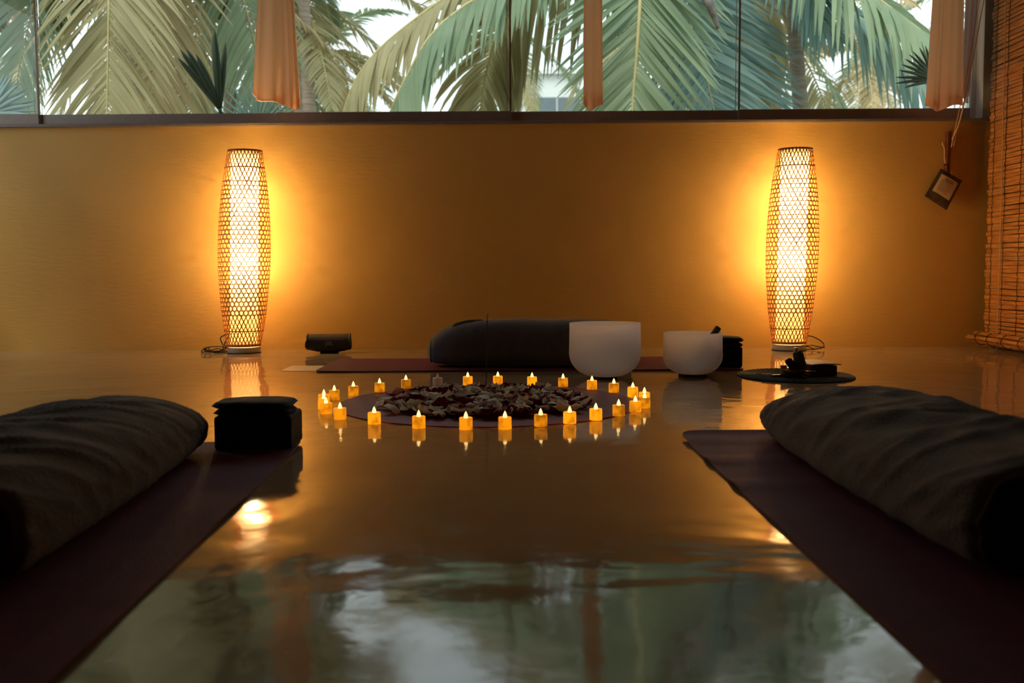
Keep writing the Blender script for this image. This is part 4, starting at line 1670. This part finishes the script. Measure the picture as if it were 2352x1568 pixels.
crB = at(250, -560, 8.5)
palm('near coconut palm whose olive fronds hang straight down at the left', crB, crB.x + 0.2, 0, hero=[
    dict(pts=[crB, at(252, -300, 8.0), at(252, -120, 7.8), at(250, 0, 7.7), at(248, 120, 7.7), at(246, 255, 7.7), at(244, 420, 7.7)], N0=NC,
         n=92, Lmax=0.95, width=0.036, ang0=50, ang1=36, droop=0.12, leafmat=LEAF['olive'], rach=0.014),
    dict(pts=[crB, at(330, -320, 8.6), at(362, -120, 8.5), at(360, 0, 8.5), at(354, 120, 8.5), at(345, 280, 8.5), at(335, 420, 8.5)], N0=Vector((0.2, -1, 0)).normalized(),
         n=84, Lmax=0.85, width=0.036, ang0=50, ang1=34, droop=0.12, leafmat=LEAF['straw'], rach=0.012),
    dict(pts=[crB, at(160, -300, 9.2), at(110, -120, 9.2), at(70, 40, 9.2), at(40, 180, 9.2), at(30, 320, 9.2)], N0=Vector((-0.3, -1, 0.1)).normalized(),
         n=80, Lmax=0.9, width=0.04, ang0=60, ang1=36, droop=0.25, leafmat=LEAF['green'], rach=0.014),
    dict(pts=[crB, at(430, -300, 9.4), at(520, -110, 9.4), at(570, 40, 9.4), at(600, 180, 9.4), at(620, 320, 9.4)], N0=Vector((0.3, -1, 0.2)).normalized(),
         n=80, Lmax=0.85, width=0.04, ang0=60, ang1=36, droop=0.3, leafmat=LEAF['green'], rach=0.014),
    dict(pts=[crB, at(380, -330, 9.8), at(430, -120, 9.8), at(450, 40, 9.8), at(440, 200, 9.8), at(430, 330, 9.8)], N0=Vector((0.1, -1, 0.1)).normalized(),
         n=80, Lmax=0.8, width=0.04, ang0=60, ang1=36, droop=0.3, leafmat=LEAF['olive'], rach=0.012),
], tr_r=0.065)
crC = at(1800, -250, 9.5)
palm('near coconut palm with long leaflets drooping before the right pane', crC, crC.x + 0.4, 0, hero=[
    dict(pts=[crC, at(1850, -160, 9.0), at(1930, -60, 8.7), at(2021, 0, 8.6), at(2103, 61, 8.5), at(2170, 110, 8.5), at(2260, 190, 8.5)], N0=Vector((0.5, -0.5, 0.7)).normalized(),
         n=70, Lmax=1.15, width=0.05, ang0=70, ang1=50, droop=0.75, leafmat=LEAF['green'], rach=0.016),
    dict(pts=[crC, at(1850, -120, 9.6), at(1920, -10, 9.5), at(2010, 70, 9.5), at(2100, 165, 9.5), at(2190, 290, 9.5)], N0=Vector((0.5, -0.5, 0.7)).normalized(),
         n=66, Lmax=1.1, width=0.045, ang0=70, ang1=50, droop=0.8, leafmat=LEAF['blue'], rach=0.012),
    dict(pts=[crC, at(1810, -180, 9.0), at(1825, -110, 8.8), at(1858, -40, 8.7), at(1880, 30, 8.7), at(1920, 80, 8.7)], N0=Vector((0.2, -1, 0.2)).normalized(),
         n=60, Lmax=0.75, width=0.045, ang0=55, ang1=20, droop=0.4, leafmat=LEAF['blue'], rach=0.012),
    dict(pts=[crC, at(1780, -160, 10.0), at(1755, -80, 10.0), at(1735, 20, 10.0), at(1720, 120, 10.0), at(1715, 260, 10.0)], N0=NC,
         n=70, Lmax=0.85, width=0.045, ang0=56, ang1=30, droop=0.4, leafmat=LEAF['olive'], rach=0.012),
], tr_r=0.065)
# pointed flower sheath hanging from the palm right of centre
sp_ = at(1650, 62, 8.0)
MBs = MB()
MBs.tube(catmull([at(1560, -120, 8.3), at(1600, -40, 8.1), at(1630, 10, 8.0), at(1650, 66, 8.0)], 20), 0.03, 10,
         [0.012 + 0.032 * math.sin(PI * min(1, 0.25 + 0.75 * i / 20)) ** 0.8 for i in range(21)])
M_sheath = mat('flower_sheath', (0.06, 0.045, 0.035), 0.6, (0.20, 0.17, 0.15), 9)
_p = [o_ for o_ in bpy.data.objects if o_.name == 'coconut_palm'][0]
MBs.v = [tuple(Vector(v_) - _p.location) for v_ in MBs.v]
MBs.build('flower_sheath', M_sheath, _p)

# palms farther off
palm('distant palm with slim grey trunk just right of the left curtain', at(742, 118, 19), at(742, 200, 19).x + 0.05, 17, tr_r=0.085, seed=1.3, FL=2.2, mats=('green', 'straw', 'olive'))
palm('distant palm with drooping crown partly hidden by the left curtain', at(672, -20, 16), at(690, 200, 16).x, 16, tr_r=0.10, seed=2.1, FL=3.0, mats=('green', 'olive', 'straw'))
palm('palm with thick ringed brown trunk in the right pane', at(1778, 40, 15), at(1768, 230, 15).x, 18, tr_r=0.105, seed=0.4, FL=2.9, mats=('olive', 'straw', 'green'))
palm('hazy palm farthest left behind the first pane', at(40, -60, 17), at(30, 230, 17).x, 16, tr_r=0.10, seed=3.3, FL=3.2, mats=('green', 'green', 'olive'))
palm('palm behind the hanging olive fronds on the left', at(330, -40, 15), at(400, 230, 15).x, 18, tr_r=0.11, seed=4.4, FL=3.2, mats=('straw', 'olive', 'straw'))
palm('green palm between the olive fronds and the left curtain', at(530, -30, 18), at(540, 230, 18).x, 18, tr_r=0.11, seed=5.2, FL=3.1, mats=('green', 'olive', 'blue'))
palm('distant palm behind the arching fronds in the middle panes', at(1160, 60, 24), at(1180, 230, 24).x, 14, tr_r=0.12, seed=6.0, FL=3.0, mats=('olive', 'green'))
palm('palm behind the broad hanging green frond right of centre', at(1530, -60, 14), at(1570, 230, 14).x, 16, tr_r=0.10, seed=7.2, FL=2.8, mats=('olive', 'straw', 'green'))
palm('distant palm low behind the right pane', at(1985, 120, 26), at(1990, 240, 26).x, 16, tr_r=0.12, seed=8.1, FL=3.4, mats=('straw', 'olive'))
palm('palm with drooping fronds high above the gap near the left curtain', at(690, -130, 15), at(712, 200, 15).x, 14, tr_r=0.09, seed=9.0, FL=1.9, mats=('olive', 'green'))
palm('palm at the far right behind the peach curtain', at(2330, -60, 16), at(2330, 230, 16).x, 14, tr_r=0.10, seed=10.4, FL=3.0, mats=('olive', 'green'))
palm('small distant palm low between left curtain and arching fronds', at(800, 215, 30), at(800, 280, 30).x, 14, tr_r=0.12, seed=11.0, FL=2.6, mats=('green', 'olive', 'dark'))


palm('unseen added palm crown in shade colour above the left panes outside', at(330, -330, 8.8), at(330, -330, 8.8).x + 0.1, 26, tr_r=0.08, seed=12.0, FL=1.55, mats=('shade',), nleaf=50)  # added out of view, like the next ones, to darken the floor reflection
palm('unseen added palm crown in shade colour above the right of centre panes', at(1530, -420, 9.0), at(1545, -330, 9.0).x, 22, tr_r=0.07, seed=13.0, FL=1.0, mats=('shade',), nleaf=50)
palm('small unseen added palm crown in shade colour above the leftmost pane', at(-40, -300, 8.8), at(-160, -330, 8.8).x, 22, tr_r=0.08, seed=14.0, FL=1.5, mats=('shade',), nleaf=50)


# fan palms close to the glass
def fan_palm(label, Y, stem, hub, blades, L0, width, leafmat, face=NC):
    root = thing('fan_palm', label, 'palm plant', (stem.x, stem.y, -0.3))
    org = root.location.copy()
    MB().tube([p_ - org for p_ in catmull([Vector((stem.x, stem.y, -0.3)), stem, hub], 20)], 0.012, 8).build('stem', LEAF['dark'], root)
    m = MB()
    for ang, Lk in blades:
        d_ = Vector((math.sin(R(ang)), random.uniform(-0.12, 0.12), math.cos(R(ang)))).normalized()
        q = hub - org
        L = L0 * Lk
        prev = None
        vs_ = []
        wv = d_.cross(Vector((0, 1, 0))).normalized()
        for k in range(8):
            t = k / 7
            w_ = width * (0.18 + 0.82 * math.sin(PI * min(1, 0.12 + 0.88 * t)) ** 0.8) * (1 if t < 0.97 else 0.1) / 2
            pp = q + d_ * (L * t) + Vector((0, 0, -0.12 * L * t * t))
            vs_ += [pp - wv * w_, pp + Vector((0, -0.006, 0)), pp + wv * w_]
        m.add(vs_, [f for k in range(7) for f in ((3 * k, 3 * k + 1, 3 * k + 4, 3 * k + 3), (3 * k + 1, 3 * k + 2, 3 * k + 5, 3 * k + 4))])
    m.build('fan_leaf', leafmat, root, solid=0.001)
    return root


fan_palm('dark fan palm leaf standing close outside the glass left of the curtain', 6.6, at(515, 330, 6.6), at(505, 250, 6.6),
         [(-29, 1.0), (-24, 0.95), (-20, 0.86), (-5, 1.12), (-1, 1.14), (4, 1.0), (-34, 0.9)], at(500, 68, 6.6).z - at(500, 250, 6.6).z, 0.045, LEAF['dark'])
fan_palm('dark spiky fan palm leaf outside beside the right peach curtain', 6.4, at(2170, 320, 6.4), at(2150, 185, 6.4),
         [(a_, 1.0 if abs(a_ + 50) < 40 else 0.8) for a_ in range(-96, 21, 9)], 0.26, 0.022, LEAF['dark'])
fan_palm('bluish fan palm with arched blades at the lower left outside', 6.8, at(-30, 330, 6.8), at(-25, 262, 6.8),
         [(a_, 1.0) for a_ in range(10, 92, 7)], 0.34, 0.03, LEAF['blue'])
fan_palm('slender leaved fan palm low behind the glass below left curtain', 7.4, at(600, 340, 7.4), at(590, 300, 7.4),
         [(a_, 1.0) for a_ in range(-60, 72, 9)], 0.42, 0.018, LEAF['blue'])

# pale buildings beyond the palms
M_bld = mat('pale_render', (0.60, 0.64, 0.66), 0.8, (0.66, 0.70, 0.70), 0.6)
M_dkglass = mat('dark_window', (0.10, 0.13, 0.15), 0.2, (0.14, 0.17, 0.19), 2)
for lab, x0_, x1_, ytop, Y in (('low pale grey building behind the right pane beside the brown trunk', 1788, 1905, 226, 34),
                               ('pale building glimpsed beneath the dark fronds right of middle', 1190, 1330, 172, 36)):
    a_, b_ = at(x0_, ytop, Y), at(x1_, ytop, Y)
    r_ = thing('building', lab, 'building', ((a_.x + b_.x) / 2, Y + 3, -0.3))
    w_, h_ = (b_.x - a_.x) / 2, a_.z + 0.3
    MB().box(-w_, w_, -3, 3, 0, h_).build('wall', M_bld, r_)
    MB().box(-w_ - 0.2, w_ + 0.2, -3.2, 3.2, h_, h_ + 0.15).build('roof', M_bld, r_)
    for k in (-0.5, 0.3):
        MB().box(w_ * k, w_ * k + 0.8, -3.04, -2.98, h_ - 1.9, h_ - 0.8).build('window', M_dkglass, r_)
